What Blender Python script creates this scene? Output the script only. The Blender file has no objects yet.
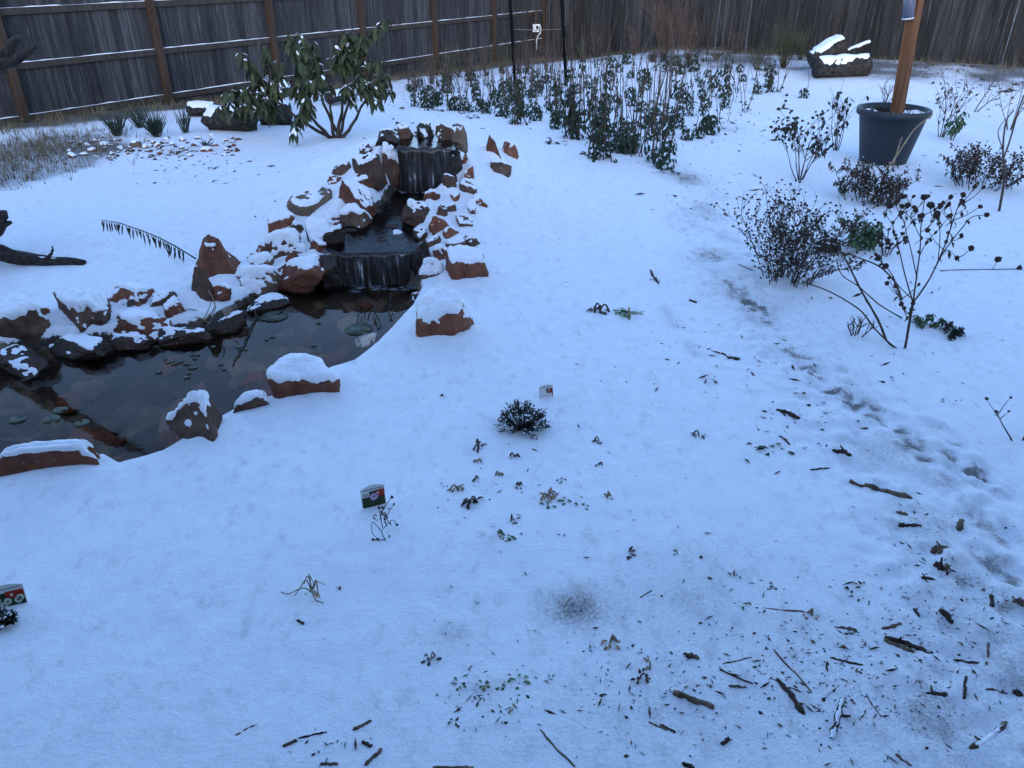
import bpy, bmesh, math, random
import numpy as np
from mathutils import Vector, Matrix

# ------------------------------------------------------------------ camera, sky, light
S = bpy.context.scene
COL = S.collection
CAM_H, PITCH, FPX = 1.75, math.radians(29.2), 770.0
cam_d = bpy.data.cameras.new('camera'); cam = bpy.data.objects.new('camera', cam_d); COL.objects.link(cam)
cam_d.sensor_width = 36; cam_d.lens = FPX / 1024 * 36
cam_d.clip_start = 0.02; cam_d.clip_end = 500
cam.location = (0, 0, CAM_H); cam.rotation_euler = (math.pi / 2 - PITCH, 0, 0)
S.camera = cam

SUN_EL, SUN_ROT = math.radians(14), math.radians(180)
W = bpy.data.worlds.new('World'); S.world = W; W.use_nodes = True
nt = W.node_tree; bg = nt.nodes['Background']
sky = nt.nodes.new('ShaderNodeTexSky'); sky.sky_type = 'NISHITA'; sky.sun_disc = False
sky.sun_elevation = SUN_EL; sky.sun_rotation = SUN_ROT
sky.air_density = 1.0; sky.dust_density = 1.2; sky.ozone_density = 1.6
wb = nt.nodes.new('ShaderNodeMix'); wb.data_type = 'RGBA'; wb.blend_type = 'MULTIPLY'; wb.inputs[0].default_value = 1.0
nt.links.new(sky.outputs[0], wb.inputs[6]); wb.inputs[7].default_value = (0.77, 0.835, 1.0, 1)      # the phone's cold white balance
nt.links.new(wb.outputs[2], bg.inputs[0]); bg.inputs[1].default_value = 0.15
sun_d = bpy.data.lights.new('sun', 'SUN'); sun = bpy.data.objects.new('sun', sun_d); COL.objects.link(sun)
sun_d.energy = 0.03; sun_d.angle = math.radians(60); sun_d.color = (0.62, 0.80, 1.0)
sd = Vector((math.sin(SUN_ROT) * math.cos(math.radians(40)), math.cos(SUN_ROT) * math.cos(math.radians(40)), math.sin(math.radians(40))))
sun.rotation_euler = sd.to_track_quat('Z', 'Y').to_euler()
S.view_settings.view_transform = 'Standard'; S.view_settings.look = 'None'
S.view_settings.exposure = 2.0; S.view_settings.gamma = 1.0
S.cycles.max_bounces = 6; S.cycles.transparent_max_bounces = 12

# ------------------------------------------------------------------ noise + maths helpers
rnd = random.Random(11)
R = math.radians

def _h(ix, iy, iz, seed):
    n = (ix.astype(np.int64) * 374761393 + iy.astype(np.int64) * 668265263 + iz.astype(np.int64) * 2147483647 + seed * 974634777) & 0xffffffff
    n = ((n ^ (n >> 13)) * 1274126177) & 0xffffffff
    n = ((n ^ (n >> 16)) * 2246822519) & 0xffffffff
    return ((n ^ (n >> 15)) & 0xffff) / 65535.0

def vn(x, y, z=None, seed=0):
    x = np.asarray(x, float); y = np.asarray(y, float)
    z = np.zeros_like(x) if z is None else np.asarray(z, float)
    ix, iy, iz = np.floor(x), np.floor(y), np.floor(z)
    fx, fy, fz = x - ix, y - iy, z - iz
    fx, fy, fz = [f * f * (3 - 2 * f) for f in (fx, fy, fz)]
    r = 0
    for dx in (0, 1):
        for dy in (0, 1):
            for dz in (0, 1):
                w = (fx if dx else 1 - fx) * (fy if dy else 1 - fy) * (fz if dz else 1 - fz)
                r = r + w * _h(ix + dx, iy + dy, iz + dz, seed)
    return r * 2 - 1

def fbm(x, y, z=None, seed=0, o=3):
    a, r, f = 1.0, 0, 1.0
    for k in range(o):
        r = r + a * vn(np.asarray(x) * f, np.asarray(y) * f, None if z is None else np.asarray(z) * f, seed + k)
        a *= .5; f *= 2.03
    return r

def ss(a, b, x):
    t = np.clip((x - a) / (b - a), 0, 1); return t * t * (3 - 2 * t)

ct, st = math.cos(PITCH), math.sin(PITCH)
def ray(px, py):
    r, u = (px - 512), (384 - py)
    return r, FPX * ct + u * st, -(FPX * st - u * ct)       # x, y, z
def at_y(px, py, Y):
    r, f, d = ray(px, py); t = Y / f
    return Vector((r * t, Y, CAM_H + d * t))
def at_z(px, py, z):
    r, f, d = ray(px, py); t = (z - CAM_H) / d
    return Vector((r * t, f * t, z))
def mpp(P):                                                # metres per pixel at a point
    return (P.y * ct + (CAM_H - P.z) * st) / FPX

# ------------------------------------------------------------------ terrain
K = 0.037
def plane(y): return -K * np.minimum(y, 26.0)
ZW = -0.245                                                # pond level
pond_px_far = [(-70, 385), (-40, 362), (0, 352), (60, 344), (110, 340), (150, 336), (205, 326), (245, 302), (275, 288), (320, 279), (345, 274), (405, 276), (428, 290)]
pond_px_near = [(412, 306), (376, 340), (352, 358), (330, 364), (270, 391), (236, 401), (214, 411), (160, 442), (118, 453), (103, 444), (60, 449), (0, 461), (-80, 480)]
POND = [tuple(at_z(x, y, ZW)[:2]) for x, y in pond_px_far]
for x, y in pond_px_near:
    z = -0.12
    for _ in range(6): p = at_z(x, y, z); z = float(plane(p.y)) + .01
    POND.append((p.x, p.y))
PA = np.array(POND)

def sdf(poly, x, y):
    d = np.full(x.shape, 1e9); ins = np.zeros(x.shape, bool); n = len(poly)
    for i in range(n):
        ax, ay = poly[i]; bx, by = poly[(i + 1) % n]
        ex, ey = bx - ax, by - ay; wx, wy = x - ax, y - ay
        t = np.clip((wx * ex + wy * ey) / (ex * ex + ey * ey), 0, 1)
        d = np.minimum(d, (wx - ex * t) ** 2 + (wy - ey * t) ** 2)
        c = ((ay > y) != (by > y)) & (x < (bx - ax) * (y - ay) / (by - ay + 1e-12) + ax)
        ins ^= c
    d = np.sqrt(d); return np.where(ins, -d, d)

def seg_d(pts, x, y):                                       # distance to polyline + its interpolated value
    d = np.full(x.shape, 1e9); v = np.zeros(x.shape); w = np.zeros(x.shape)
    for (ax, ay, az, aw), (bx, by, bz, bw) in zip(pts[:-1], pts[1:]):
        ex, ey = bx - ax, by - ay; wx, wy = x - ax, y - ay
        t = np.clip((wx * ex + wy * ey) / (ex * ex + ey * ey), 0, 1)
        dd = np.hypot(wx - ex * t, wy - ey * t); m = dd < d
        d = np.where(m, dd, d); v = np.where(m, az + (bz - az) * t, v); w = np.where(m, aw + (bw - aw) * t, w)
    return d, v, w

# stream: from the foot of the upper fall to the lip of the lower fall, then the upper pool
LZ, UZ = -0.03, 0.40
L_lip = at_z(372, 250, LZ); U_foot = at_z(418, 190, .07); U_lip = at_z(424, 148, UZ); U_back = at_z(424, 133, UZ)
M1 = at_z(380, 220, .02)
STREAM = [(L_lip.x, L_lip.y - .02, LZ, .30), (M1.x, M1.y, .02, .20), ((M1.x + U_foot.x) / 2, (M1.y + U_foot.y) / 2, .045, .13), (U_foot.x, U_foot.y, .07, .20), (U_lip.x, U_lip.y + .0, .06, .22)]
POOL = [(U_lip.x - .05, U_lip.y + .30, UZ, .24), (U_lip.x + .05, U_lip.y + .30, UZ, .24)]

FC0 = tuple(at_z(543, 40, -.38)[:2])
foot_px = [(757, 303, .5), (776, 322, .5), (797, 349, .6), (815, 371, .8), (838, 391, .5), (868, 402, .35), (943, 432, .7), (968, 461, .9), (985, 480, .6), (998, 528, .7), (1003, 566, .7),
           (690, 232, .3), (712, 255, .3), (668, 212, .3), (735, 280, .35), (985, 590, .5), (905, 425, .4)]
for i in range(16):                                          # the line of older prints leading up to the bed
    u = i / 15; foot_px.append((650 + 100 * u ** 1.2 + (4 if i % 2 else -4), 196 + 105 * u, .3))
for i in range(7): foot_px.append((842 + 20 * i + (5 if i % 2 else -5), 396 + 9 * i + 2 * i * i * .6, .5))
FEET = []
for x, y, s in foot_px:
    z = -.1
    for _ in range(8): p = at_z(x, y, z); z = float(plane(p.y))
    FEET.append((p.x, p.y, s))

def gh(x, y, fine=True):
    x = np.atleast_1d(np.asarray(x, float)); y = np.atleast_1d(np.asarray(y, float))
    z = plane(y) + 0.030 * fbm(x * .45, y * .45, seed=3, o=2)
    z = z + .016 * np.sin((x * .3 + y) * .7) * ss(6, 9, y)
    g = lambda cx, cy, a, sx, sy: a * np.exp(-((x - cx) / sx) ** 2 - ((y - cy) / sy) ** 2)
    z = z + g(-.72, 7.0, .60, 1.05, 1.0) + g(-1.05, 6.0, .16, .75, .7) + g(-.35, 5.8, .16, .6, .8) + g(-1.9, 6.6, .16, .8, .9)
    z = z + g(-.2, 9.0, .14, 2.2, 1.6)
    al = (x - FC0[0]) * .809 - (y - FC0[1]) * .588; dbk = -(x - FC0[0]) * .588 - (y - FC0[1]) * .809
    z = z + (.42 - .012 * np.maximum(al - 5, 0)) * np.exp(-(np.maximum(dbk, 0) / 3.6) ** 2) * ss(.3, 4.5, al) * (dbk < 40)
    d, v, w = seg_d(STREAM, x, y)
    z = np.where(d < w + .25, (1 - ss(w - .06, w + .2, d)) * np.minimum(z, v - .05) + ss(w - .06, w + .2, d) * z, z)
    d, v, w = seg_d(POOL, x, y)
    k = ss(w - .05, w + .1, d)
    z = np.where(d < w + .1, (1 - k) * (v - .07) + k * z, z)
    s = sdf(POND, x, y)
    depth = .20 * ss(.03, -.10, s) + .20 * ss(-.1, -.7, s)
    z = np.where(s < .03, z - depth, z)
    if fine:
        z = z + .006 * fbm(x * 2.3, y * 2.3, seed=9, o=3) + .0018 * fbm(x * 15, y * 15, seed=21, o=2)
        path = np.abs(x - np.interp(y, [1.0, 1.6, 2.4, 3.6, 5.0, 7.5, 9.0], [1.25, 1.45, 1.62, 1.5, 1.55, 1.75, 1.6]))
        z = z + (.006 * fbm(x * 6, y * 6, seed=33, o=2) + .011 * fbm(x * 17, y * 17, seed=34, o=2)) * ss(.5, .15, path) * ss(9, 7, y)
        near = np.nonzero((y < 11) & (x > .2) & (x < 3.4))[0]
        if near.size:
            xn, yn = x[near], y[near]; n30 = vn(xn * 30, yn * 30, seed=66); n16 = vn(xn * 16, yn * 16, seed=67); dz = np.zeros(near.size)
            c, s_ = math.cos(-.35), math.sin(-.35)
            for fx, fy, a in FEET:
                m = np.nonzero((np.abs(xn - fx) < .35) & (np.abs(yn - fy) < .35))[0]
                if not m.size: continue
                dx, dy = xn[m] - fx, yn[m] - fy; q = np.sqrt(((dx * c - dy * s_) / .062) ** 2 + ((dx * s_ + dy * c) / .15) ** 2)
                dz[m] += -a * (.014 + .007 * n30[m]) * ss(1.15, .85, q) + a * .005 * np.exp(-((q - 1.25) / .2) ** 2) * (1 + n16[m])
            z = z.copy(); z[near] += dz
    return z

_T = np.concatenate([np.linspace(.5, 12, 240), np.linspace(12.06, 40, 160)])
def hit(px, py):
    r, f, d = ray(px, py); n = math.sqrt(r * r + f * f + d * d)
    r, f, d = r / n, f / n, d / n
    i = int(np.argmax(CAM_H + d * _T < gh(r * _T, f * _T, False) - .02))
    T = np.linspace(_T[max(i - 3, 0)], _T[i] + .25, 26)
    z = CAM_H + d * T; g = gh(r * T, f * T); i = max(int(np.argmax(z < g)), 1)
    a, b = (z[i - 1] - g[i - 1]), (g[i] - z[i]); t = T[i - 1] + (T[i] - T[i - 1]) * a / (a + b + 1e-9)
    return Vector((r * t, f * t, CAM_H + d * t))
def G(x, y): return float(gh(np.array([x]), np.array([y]))[0])
def height_to(P, py):                                       # how tall a vertical thing standing at P must be to reach image row py
    r, f, d = ray(512, py); return CAM_H + d / f * P.y - P.z

# ------------------------------------------------------------------ materials
def mat(name): 
    m = bpy.data.materials.new(name); m.use_nodes = True
    return m, m.node_tree, m.node_tree.nodes['Principled BSDF']
def N(t, k, **kw):
    n = t.nodes.new(k)
    for a, b in kw.items(): setattr(n, a, b)
    return n
def noise(t, scale, detail=4, vec=None, rough=.55):
    n = N(t, 'ShaderNodeTexNoise'); n.inputs['Scale'].default_value = scale; n.inputs['Detail'].default_value = detail; n.inputs['Roughness'].default_value = rough
    if vec is not None: t.links.new(vec, n.inputs['Vector'])
    return n.outputs['Fac']
def ramp(t, fac, stops):
    n = N(t, 'ShaderNodeValToRGB'); e = n.color_ramp.elements
    while len(e) < len(stops): e.new(.5)
    for i, (p, c) in enumerate(stops):
        e[i].position = p; e[i].color = (*c, 1) if isinstance(c, tuple) else (c, c, c, 1)
    t.links.new(fac, n.inputs[0]); return n.outputs[0]
def mix(t, fac, a, b):
    n = N(t, 'ShaderNodeMix', data_type='RGBA')
    for s, i in ((fac, 0), (a, 6), (b, 7)):
        if isinstance(s, (int, float)): n.inputs[i].default_value = s
        elif isinstance(s, tuple): n.inputs[i].default_value = (*s, 1)
        else: t.links.new(s, n.inputs[i])
    return n.outputs[2]
def mth(t, op, a, b=0.0):
    n = N(t, 'ShaderNodeMath', operation=op)
    for i, s in enumerate((a, b)):
        if isinstance(s, (int, float)): n.inputs[i].default_value = s
        else: t.links.new(s, n.inputs[i])
    return n.outputs[0]
def bump(t, b, h, strength, dist):
    n = N(t, 'ShaderNodeBump'); n.inputs['Strength'].default_value = strength; n.inputs['Distance'].default_value = dist
    t.links.new(h, n.inputs['Height']); t.links.new(n.outputs[0], b.inputs['Normal'])
def objv(t, scale=None):
    c = N(t, 'ShaderNodeTexCoord').outputs['Object']
    if scale is None: return c
    m = N(t, 'ShaderNodeMapping'); m.inputs['Scale'].default_value = scale; t.links.new(c, m.inputs[0]); return m.outputs[0]
def posv(t): return N(t, 'ShaderNodeNewGeometry').outputs['Position']

M = {}
SNOW = (.80, .83, .86)
def simple(name, c1, c2, scale=20, rough=.8, bmp=.3, dist=.004, spec=.3, stretch=None):
    m, t, b = mat(name); v = objv(t, stretch)
    f = noise(t, scale, 5, v)
    t.links.new(ramp(t, f, [(.3, c1), (.7, c2)]), b.inputs['Base Color'])
    b.inputs['Roughness'].default_value = rough; b.inputs['Specular IOR Level'].default_value = spec
    if bmp: bump(t, b, f, bmp, dist)
    M[name] = m; return m

def make_snow():
    m, t, b = mat('snow'); p = posv(t)
    at_ = N(t, 'ShaderNodeAttribute', attribute_name='thin').outputs['Fac']
    n1 = noise(t, 95, 6, p, .7); n2 = noise(t, 14, 4, p); n3 = noise(t, 380, 2, p)
    mulch = ramp(t, noise(t, 130, 4, p), [(.3, (.022, .019, .016)), (.55, (.07, .055, .042)), (.8, (.15, .12, .09))])
    f = mth(t, 'ADD', mth(t, 'ADD', mth(t, 'MULTIPLY', n1, .5), mth(t, 'MULTIPLY', n2, .2)), mth(t, 'MULTIPLY', n3, .3))
    f = mth(t, 'ADD', f, at_)
    f = ramp(t, f, [(.64, 0.), (.80, .16), (.95, 0.85)])
    base = ramp(t, n2, [(.3, (.76, .79, .83)), (.7, (.84, .86, .88))])
    wa = N(t, 'ShaderNodeAttribute', attribute_name='wet').outputs['Fac']
    wf = mth(t, 'ADD', wa, mth(t, 'MULTIPLY', mth(t, 'SUBTRACT', noise(t, 28, 4, p), .5), .5))
    wf = ramp(t, wf, [(.46, 0.), (.54, 1.)])
    v = N(t, 'ShaderNodeTexVoronoi'); v.inputs['Scale'].default_value = 9; t.links.new(p, v.inputs['Vector'])
    sep = N(t, 'ShaderNodeSeparateColor'); t.links.new(v.outputs['Color'], sep.inputs[0])
    cb = ramp(t, sep.outputs[0], [(.2, (.045, .037, .03)), (.6, (.10, .08, .06)), (.95, (.25, .19, .14))])
    cb = mix(t, ramp(t, noise(t, 4, 4, p), [(.38, 0.), (.6, .85)]), cb, (.040, .033, .027))
    mp = N(t, 'ShaderNodeMapping'); mp.inputs['Scale'].default_value = (1, .55, 1); mp.inputs['Rotation'].default_value = (0, 0, .6); t.links.new(p, mp.inputs[0])
    sm = ramp(t, mth(t, 'ADD', noise(t, 17, 6, mp.outputs[0], .72), mth(t, 'MULTIPLY', at_, .35)), [(.57, 0.), (.78, .42)])       # litter lying just under the snow
    base = mix(t, sm, base, (.30, .29, .28))
    t.links.new(mix(t, wf, mix(t, f, base, mulch), cb), b.inputs['Base Color'])
    b.inputs['Roughness'].default_value = .7; b.inputs['Specular IOR Level'].default_value = .25
    h = mth(t, 'ADD', mth(t, 'MULTIPLY', n1, .6), mth(t, 'MULTIPLY', n3, .25)); h = mth(t, 'ADD', h, mth(t, 'MULTIPLY', n2, 1.2))
    h = mth(t, 'ADD', h, mth(t, 'MULTIPLY', noise(t, 45, 5, p, .7), 1.0))
    bump(t, b, h, .6, .009)
    M['snow_ground'] = m
    m, t, b = mat('snow_cap'); v = objv(t)
    n2 = noise(t, 35, 5, v)
    t.links.new(ramp(t, n2, [(.3, (.76, .79, .83)), (.7, (.84, .86, .88))]), b.inputs['Base Color'])
    b.inputs['Roughness'].default_value = .7; b.inputs['Specular IOR Level'].default_value = .25
    bump(t, b, n2, .35, .006); M['snow'] = m
make_snow()

def make_rock(name, c1, c2, c3, rough):
    m, t, b = mat(name); v = objv(t)
    oi = N(t, 'ShaderNodeObjectInfo').outputs['Random']
    f = noise(t, 9, 6, v, .65); g = noise(t, 60, 4, v)
    col = ramp(t, f, [(.28, c1), (.5, c2), (.74, c3)])
    col = mix(t, mth(t, 'MULTIPLY', g, .55), col, c1)
    hs = N(t, 'ShaderNodeHueSaturation'); t.links.new(col, hs.inputs['Color'])
    t.links.new(mth(t, 'ADD', mth(t, 'MULTIPLY', oi, .6), .7), hs.inputs['Value'])
    fr = ramp(t, noise(t, 45, 5, v, .7), [(.64, 0.), (.72, 1.)])             # frost flecks
    t.links.new(mix(t, mth(t, 'MULTIPLY', fr, .45), hs.outputs[0], (.7, .72, .75)), b.inputs['Base Color'])
    b.inputs['Roughness'].default_value = rough; b.inputs['Specular IOR Level'].default_value = .35
    bump(t, b, mth(t, 'ADD', f, mth(t, 'MULTIPLY', g, .4)), .6, .012); M[name] = m
make_rock('red_rock', (.070, .022, .012), (.20, .072, .038), (.30, .125, .07), .8)
make_rock('brown_rock', (.034, .020, .014), (.11, .060, .040), (.20, .125, .082), .8)
make_rock('tan_rock', (.08, .055, .038), (.15, .105, .072), (.21, .155, .11), .85)
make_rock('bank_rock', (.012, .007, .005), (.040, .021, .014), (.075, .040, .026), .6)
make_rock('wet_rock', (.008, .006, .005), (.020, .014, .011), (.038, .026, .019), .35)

def make_wood(name, cs, rough=.85, streak=True, frost=0.0):
    m, t, b = mat(name)
    v = objv(t, (14, 14, .8)); isl = N(t, 'ShaderNodeNewGeometry').outputs['Random Per Island']
    vo = N(t, 'ShaderNodeVectorMath', operation='ADD'); t.links.new(v, vo.inputs[0])
    cx = N(t, 'ShaderNodeCombineXYZ'); t.links.new(mth(t, 'MULTIPLY', isl, 37), cx.inputs[0]); t.links.new(mth(t, 'MULTIPLY', isl, 91), cx.inputs[2])
    t.links.new(cx.outputs[0], vo.inputs[1])
    f = noise(t, 1.0, 6, vo.outputs[0], .65)
    col = ramp(t, f, [(.25, cs[0]), (.5, cs[1]), (.78, cs[2])])
    hs = N(t, 'ShaderNodeHueSaturation'); t.links.new(col, hs.inputs['Color'])
    t.links.new(mth(t, 'ADD', mth(t, 'MULTIPLY', isl, .75), .6), hs.inputs['Value'])
    out = hs.outputs[0]
    if frost:
        g = noise(t, 1.7, 5, vo.outputs[0], .7)
        out = mix(t, mth(t, 'MULTIPLY', ramp(t, g, [(.56, 0.), (.72, 1.)]), frost), out, (.22, .22, .24))
    t.links.new(out, b.inputs['Base Color']); b.inputs['Roughness'].default_value = rough; b.inputs['Specular IOR Level'].default_value = .2
    bump(t, b, f, .5, .006); M[name] = m
make_wood('fence_board', ((.016, .017, .019), (.036, .036, .039), (.078, .078, .083)), frost=.45)
make_wood('back_board', ((.010, .010, .0108), (.027, .0255, .027), (.058, .055, .057)), frost=.3)
make_wood('fence_rail', ((.022, .018, .016), (.045, .037, .033), (.075, .064, .058)))
make_wood('fence_post', ((.026, .017, .012), (.048, .032, .024), (.072, .052, .040)))
make_wood('pot_post', ((.06, .024, .012), (.15, .068, .032), (.24, .125, .065)))
simple('bark', (.012, .010, .009), (.075, .058, .046), 18, .9, .8, .02, stretch=(1, 1, .35))
simple('log_bark', (.005, .005, .005), (.055, .046, .040), 14, .9, .9, .03)
simple('driftwood', (.006, .005, .005), (.05, .038, .032), 10, .8, .7, .02, stretch=(3, 3, 3))
simple('stick', (.035, .025, .018), (.20, .14, .095), 40, .85, .5, .004)
simple('dark_stick', (.012, .009, .007), (.07, .045, .03), 40, .85, .5, .004)
simple('twig', (.038, .028, .022), (.11, .082, .064), 30, .9, 0)
simple('dark_twig', (.016, .013, .012), (.055, .040, .034), 30, .9, 0)
simple('straw', (.20, .145, .085), (.36, .28, .18), 30, .8, 0)
simple('seed_head', (.014, .011, .009), (.065, .045, .033), 60, .95, .5, .004)
simple('dead_leaf', (.024, .019, .014), (.095, .070, .050), 50, .9, .2)
simple('tan_leaf', (.16, .11, .06), (.42, .30, .18), 50, .9, .2)
simple('green_leaf', (.016, .040, .012), (.065, .13, .042), 30, .55, .2, spec=.4)
simple('bright_leaf', (.03, .085, .018), (.10, .22, .05), 30, .55, .2, spec=.4)
simple('dark_leaf', (.006, .011, .007), (.022, .038, .020), 30, .6, .2, spec=.35)
simple('frozen_leaf', (.004, .010, .005), (.019, .040, .018), 22, .65, .2)
simple('shrub_leaf', (.018, .027, .012), (.07, .085, .040), 14, .7, .25, spec=.2)
simple('yucca_leaf', (.012, .022, .018), (.05, .075, .055), 20, .6, 0)
simple('grass_blade', (.06, .05, .03), (.22, .18, .11), 3, .9, 0)
simple('rust_stem', (.06, .038, .027), (.15, .092, .064), 10, .9, 0)
simple('olive_stem', (.03, .034, .018), (.09, .088, .045), 10, .9, 0)
simple('pot_plastic', (.009, .015, .021), (.018, .027, .036), 3, .55, .15, .002, spec=.4)
simple('soil', (.012, .010, .008), (.055, .042, .03), 60, .95, .8, .01)
simple('steel', (.002, .002, .003), (.006, .006, .007), 30, .9, 0, spec=.1)
simple('white_plastic', (.62, .63, .63), (.72, .72, .72), 8, .5, 0)
simple('grey_plastic', (.28, .29, .30), (.36, .37, .38), 8, .5, 0)
simple('pale_blue', (.07, .08, .13), (.11, .125, .18), 10, .35, 0)
simple('wire_metal', (.10, .10, .10), (.2, .2, .2), 30, .5, 0)
simple('tag_white', (.60, .61, .60), (.70, .70, .68), 60, .5, 0)
simple('tag_ink', (.10, .10, .11), (.22, .22, .23), 300, .5, 0)
simple('tag_green', (.006, .018, .006), (.03, .055, .015), 120, .4, 0)
simple('tag_red', (.22, .012, .006), (.42, .03, .012), 120, .4, 0)
simple('tag_pink', (.38, .22, .34), (.58, .40, .52), 160, .4, 0)
simple('tag_cream', (.42, .46, .34), (.62, .64, .54), 160, .4, 0)
simple('lily', (.030, .042, .028), (.085, .105, .065), 25, .4, .2)
simple('pebble', (.07, .045, .032), (.24, .16, .11), 30, .85, .4)
simple('concrete', (.3, .28, .26), (.38, .36, .33), 6, .9, .2)

def make_water(name, ripple, scale, tint, rough=.03):
    m = bpy.data.materials.new(name); m.use_nodes = True; t = m.node_tree; t.nodes.clear()
    o = N(t, 'ShaderNodeOutputMaterial'); tr = N(t, 'ShaderNodeBsdfTransparent'); gl = N(t, 'ShaderNodeBsdfGlossy'); fr = N(t, 'ShaderNodeFresnel'); mx = N(t, 'ShaderNodeMixShader')
    tr.inputs[0].default_value = (*tint, 1); gl.inputs['Roughness'].default_value = rough; gl.inputs[0].default_value = (1, 1, 1, 1); fr.inputs[0].default_value = 1.185
    p = posv(t); n = noise(t, scale, 3, p); b = N(t, 'ShaderNodeBump'); b.inputs['Distance'].default_value = .01; b.inputs['Strength'].default_value = ripple
    t.links.new(n, b.inputs['Height'])
    for s in (gl, fr): t.links.new(b.outputs[0], s.inputs['Normal'])
    t.links.new(fr.outputs[0], mx.inputs[0]); t.links.new(tr.outputs[0], mx.inputs[1]); t.links.new(gl.outputs[0], mx.inputs[2]); t.links.new(mx.outputs[0], o.inputs[0])
    M[name] = m
make_water('pond_surface', .06, 9, (.88, .80, .70))
make_water('stream_surface', .35, 22, (.35, .36, .38), .08)
def make_fall():
    m, t, b = mat('falling_water'); v = objv(t, (34, 34, 1.4)); n = mth(t, 'ADD', mth(t, 'MULTIPLY', noise(t, 1.0, 4, v), .72), mth(t, 'MULTIPLY', noise(t, 7, 3, objv(t)), .28))
    t.links.new(ramp(t, n, [(.48, (.022, .018, .016)), (.60, (.06, .06, .062)), (.68, (.55, .57, .6))]), b.inputs['Base Color'])
    b.inputs['Roughness'].default_value = .22; b.inputs['Specular IOR Level'].default_value = .3
    bump(t, b, n, .12, .01); M['falling_water'] = m
    m, t, b = mat('foam'); n = noise(t, 60, 4, objv(t))
    t.links.new(ramp(t, n, [(.42, (.02, .022, .026)), (.62, (.10, .11, .13)), (.75, (.45, .47, .5))]), b.inputs['Base Color']); b.inputs['Roughness'].default_value = .25
    bump(t, b, n, .8, .01); M['foam'] = m
make_fall()
# ------------------------------------------------------------------ mesh builder + tagging
class MB:
    def __init__(s): s.v = []; s.f = []; s.m = []; s.n = 0; s.attr = None
    def add(s, v, f, m=0):
        v = [tuple(p) for p in v]; s.v += v; s.f += [tuple(i + s.n for i in q) for q in f]; s.m += [m] * len(f); s.n += len(v)
    def box(s, c, d, rot=None, m=0):
        hx, hy, hz = d[0] / 2, d[1] / 2, d[2] / 2
        P = [Vector((x, y, z)) for x in (-hx, hx) for y in (-hy, hy) for z in (-hz, hz)]
        if rot is not None: P = [rot @ p for p in P]
        c = Vector(c)
        s.add([p + c for p in P], [(0, 1, 3, 2), (4, 6, 7, 5), (0, 4, 5, 1), (2, 3, 7, 6), (0, 2, 6, 4), (1, 5, 7, 3)], m)
    def tube(s, pts, rad, n=5, m=0, jit=0, rg=rnd):
        pts = [Vector(p) for p in pts]
        if not isinstance(rad, (list, tuple)): rad = [rad] * len(pts)
        V = []; F = []; up = None
        for i, p in enumerate(pts):
            d = (pts[min(i + 1, len(pts) - 1)] - pts[max(i - 1, 0)])
            d = d.normalized() if d.length > 1e-9 else Vector((0, 0, 1))
            if up is None: a = d.orthogonal().normalized()
            else:
                a = up - d * up.dot(d); a = a.normalized() if a.length > 1e-6 else d.orthogonal().normalized()
            up = a; b = d.cross(a)
            for k in range(n):
                q = 2 * math.pi * k / n; r = rad[i] * (1 + (rg.uniform(-jit, jit) if jit else 0))
                V.append(p + (a * math.cos(q) + b * math.sin(q)) * r)
        for i in range(len(pts) - 1):
            for k in range(n):
                k2 = (k + 1) % n; F.append((i * n + k, i * n + k2, i * n + n + k2, i * n + n + k))
        F.append(tuple(range(n - 1, -1, -1))); L = (len(pts) - 1) * n; F.append(tuple(L + k for k in range(n)))
        s.add(V, F, m)
    def ball(s, c, r, m=0, sq=(1, 1, 1), rg=rnd, j=.15):
        c = Vector(c); V = []
        for p in ICO_V: V.append(c + Vector((p[0] * sq[0], p[1] * sq[1], p[2] * sq[2])) * (r * (1 + rg.uniform(-j, j))))
        s.add(V, ICO_F, m)
    def leaf(s, base, d, nrm, L, w, droop=0.3, m=0, seg=4, fold=.25, shape=.45):
        base = Vector(base); d = Vector(d).normalized(); nrm = Vector(nrm); side = d.cross(nrm)
        if side.length < 1e-4: side = d.orthogonal()
        side.normalize(); nrm = side.cross(d).normalized()
        V = []; F = []; p = base.copy(); dd = d.copy()
        for i in range(seg + 1):
            u = i / seg; ww = w * .5 * max(.06, math.sin(math.pi * min(1, (u * (1 - .06) + .03)) ** (shape / .5)))
            n2 = side.cross(dd).normalized()
            V += [p - side * ww + n2 * ww * fold, p.copy(), p + side * ww + n2 * ww * fold]
            dd = (dd + Vector((0, 0, -1)) * droop / seg).normalized(); p = p + dd * (L / seg)
        for i in range(seg):
            a = i * 3; F += [(a, a + 1, a + 4, a + 3), (a + 1, a + 2, a + 5, a + 4)]
        s.add(V, F, m)
    def build(s, name, mats, parent=None, loc=None, smooth=True, rot=None):
        me = bpy.data.meshes.new(name); me.from_pydata(s.v, [], s.f)
        for mm in (mats if isinstance(mats, (list, tuple)) else [mats]): me.materials.append(M[mm])
        if len(me.polygons):
            me.polygons.foreach_set('material_index', s.m); me.polygons.foreach_set('use_smooth', [smooth] * len(me.polygons))
        me.update(); o = bpy.data.objects.new(name, me); COL.objects.link(o)
        if parent is not None: o.parent = parent
        if loc is not None: o.location = loc
        if rot is not None: o.rotation_euler = rot
        return o
def _ico(n):
    bm = bmesh.new(); bmesh.ops.create_icosphere(bm, subdivisions=n, radius=1)
    bm.verts.ensure_lookup_table(); v = [tuple(x.co) for x in bm.verts]; f = [tuple(q.index for q in p.verts) for p in bm.faces]; bm.free(); return v, f
ICO_V, ICO_F = _ico(1)
ICO4_V, ICO4_F = _ico(5); ICO4_V = np.array(ICO4_V)
ICO3_V, ICO3_F = _ico(3); ICO3_V = np.array(ICO3_V)
ICO2_V, ICO2_F = _ico(2); ICO2_V = np.array(ICO2_V)

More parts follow.
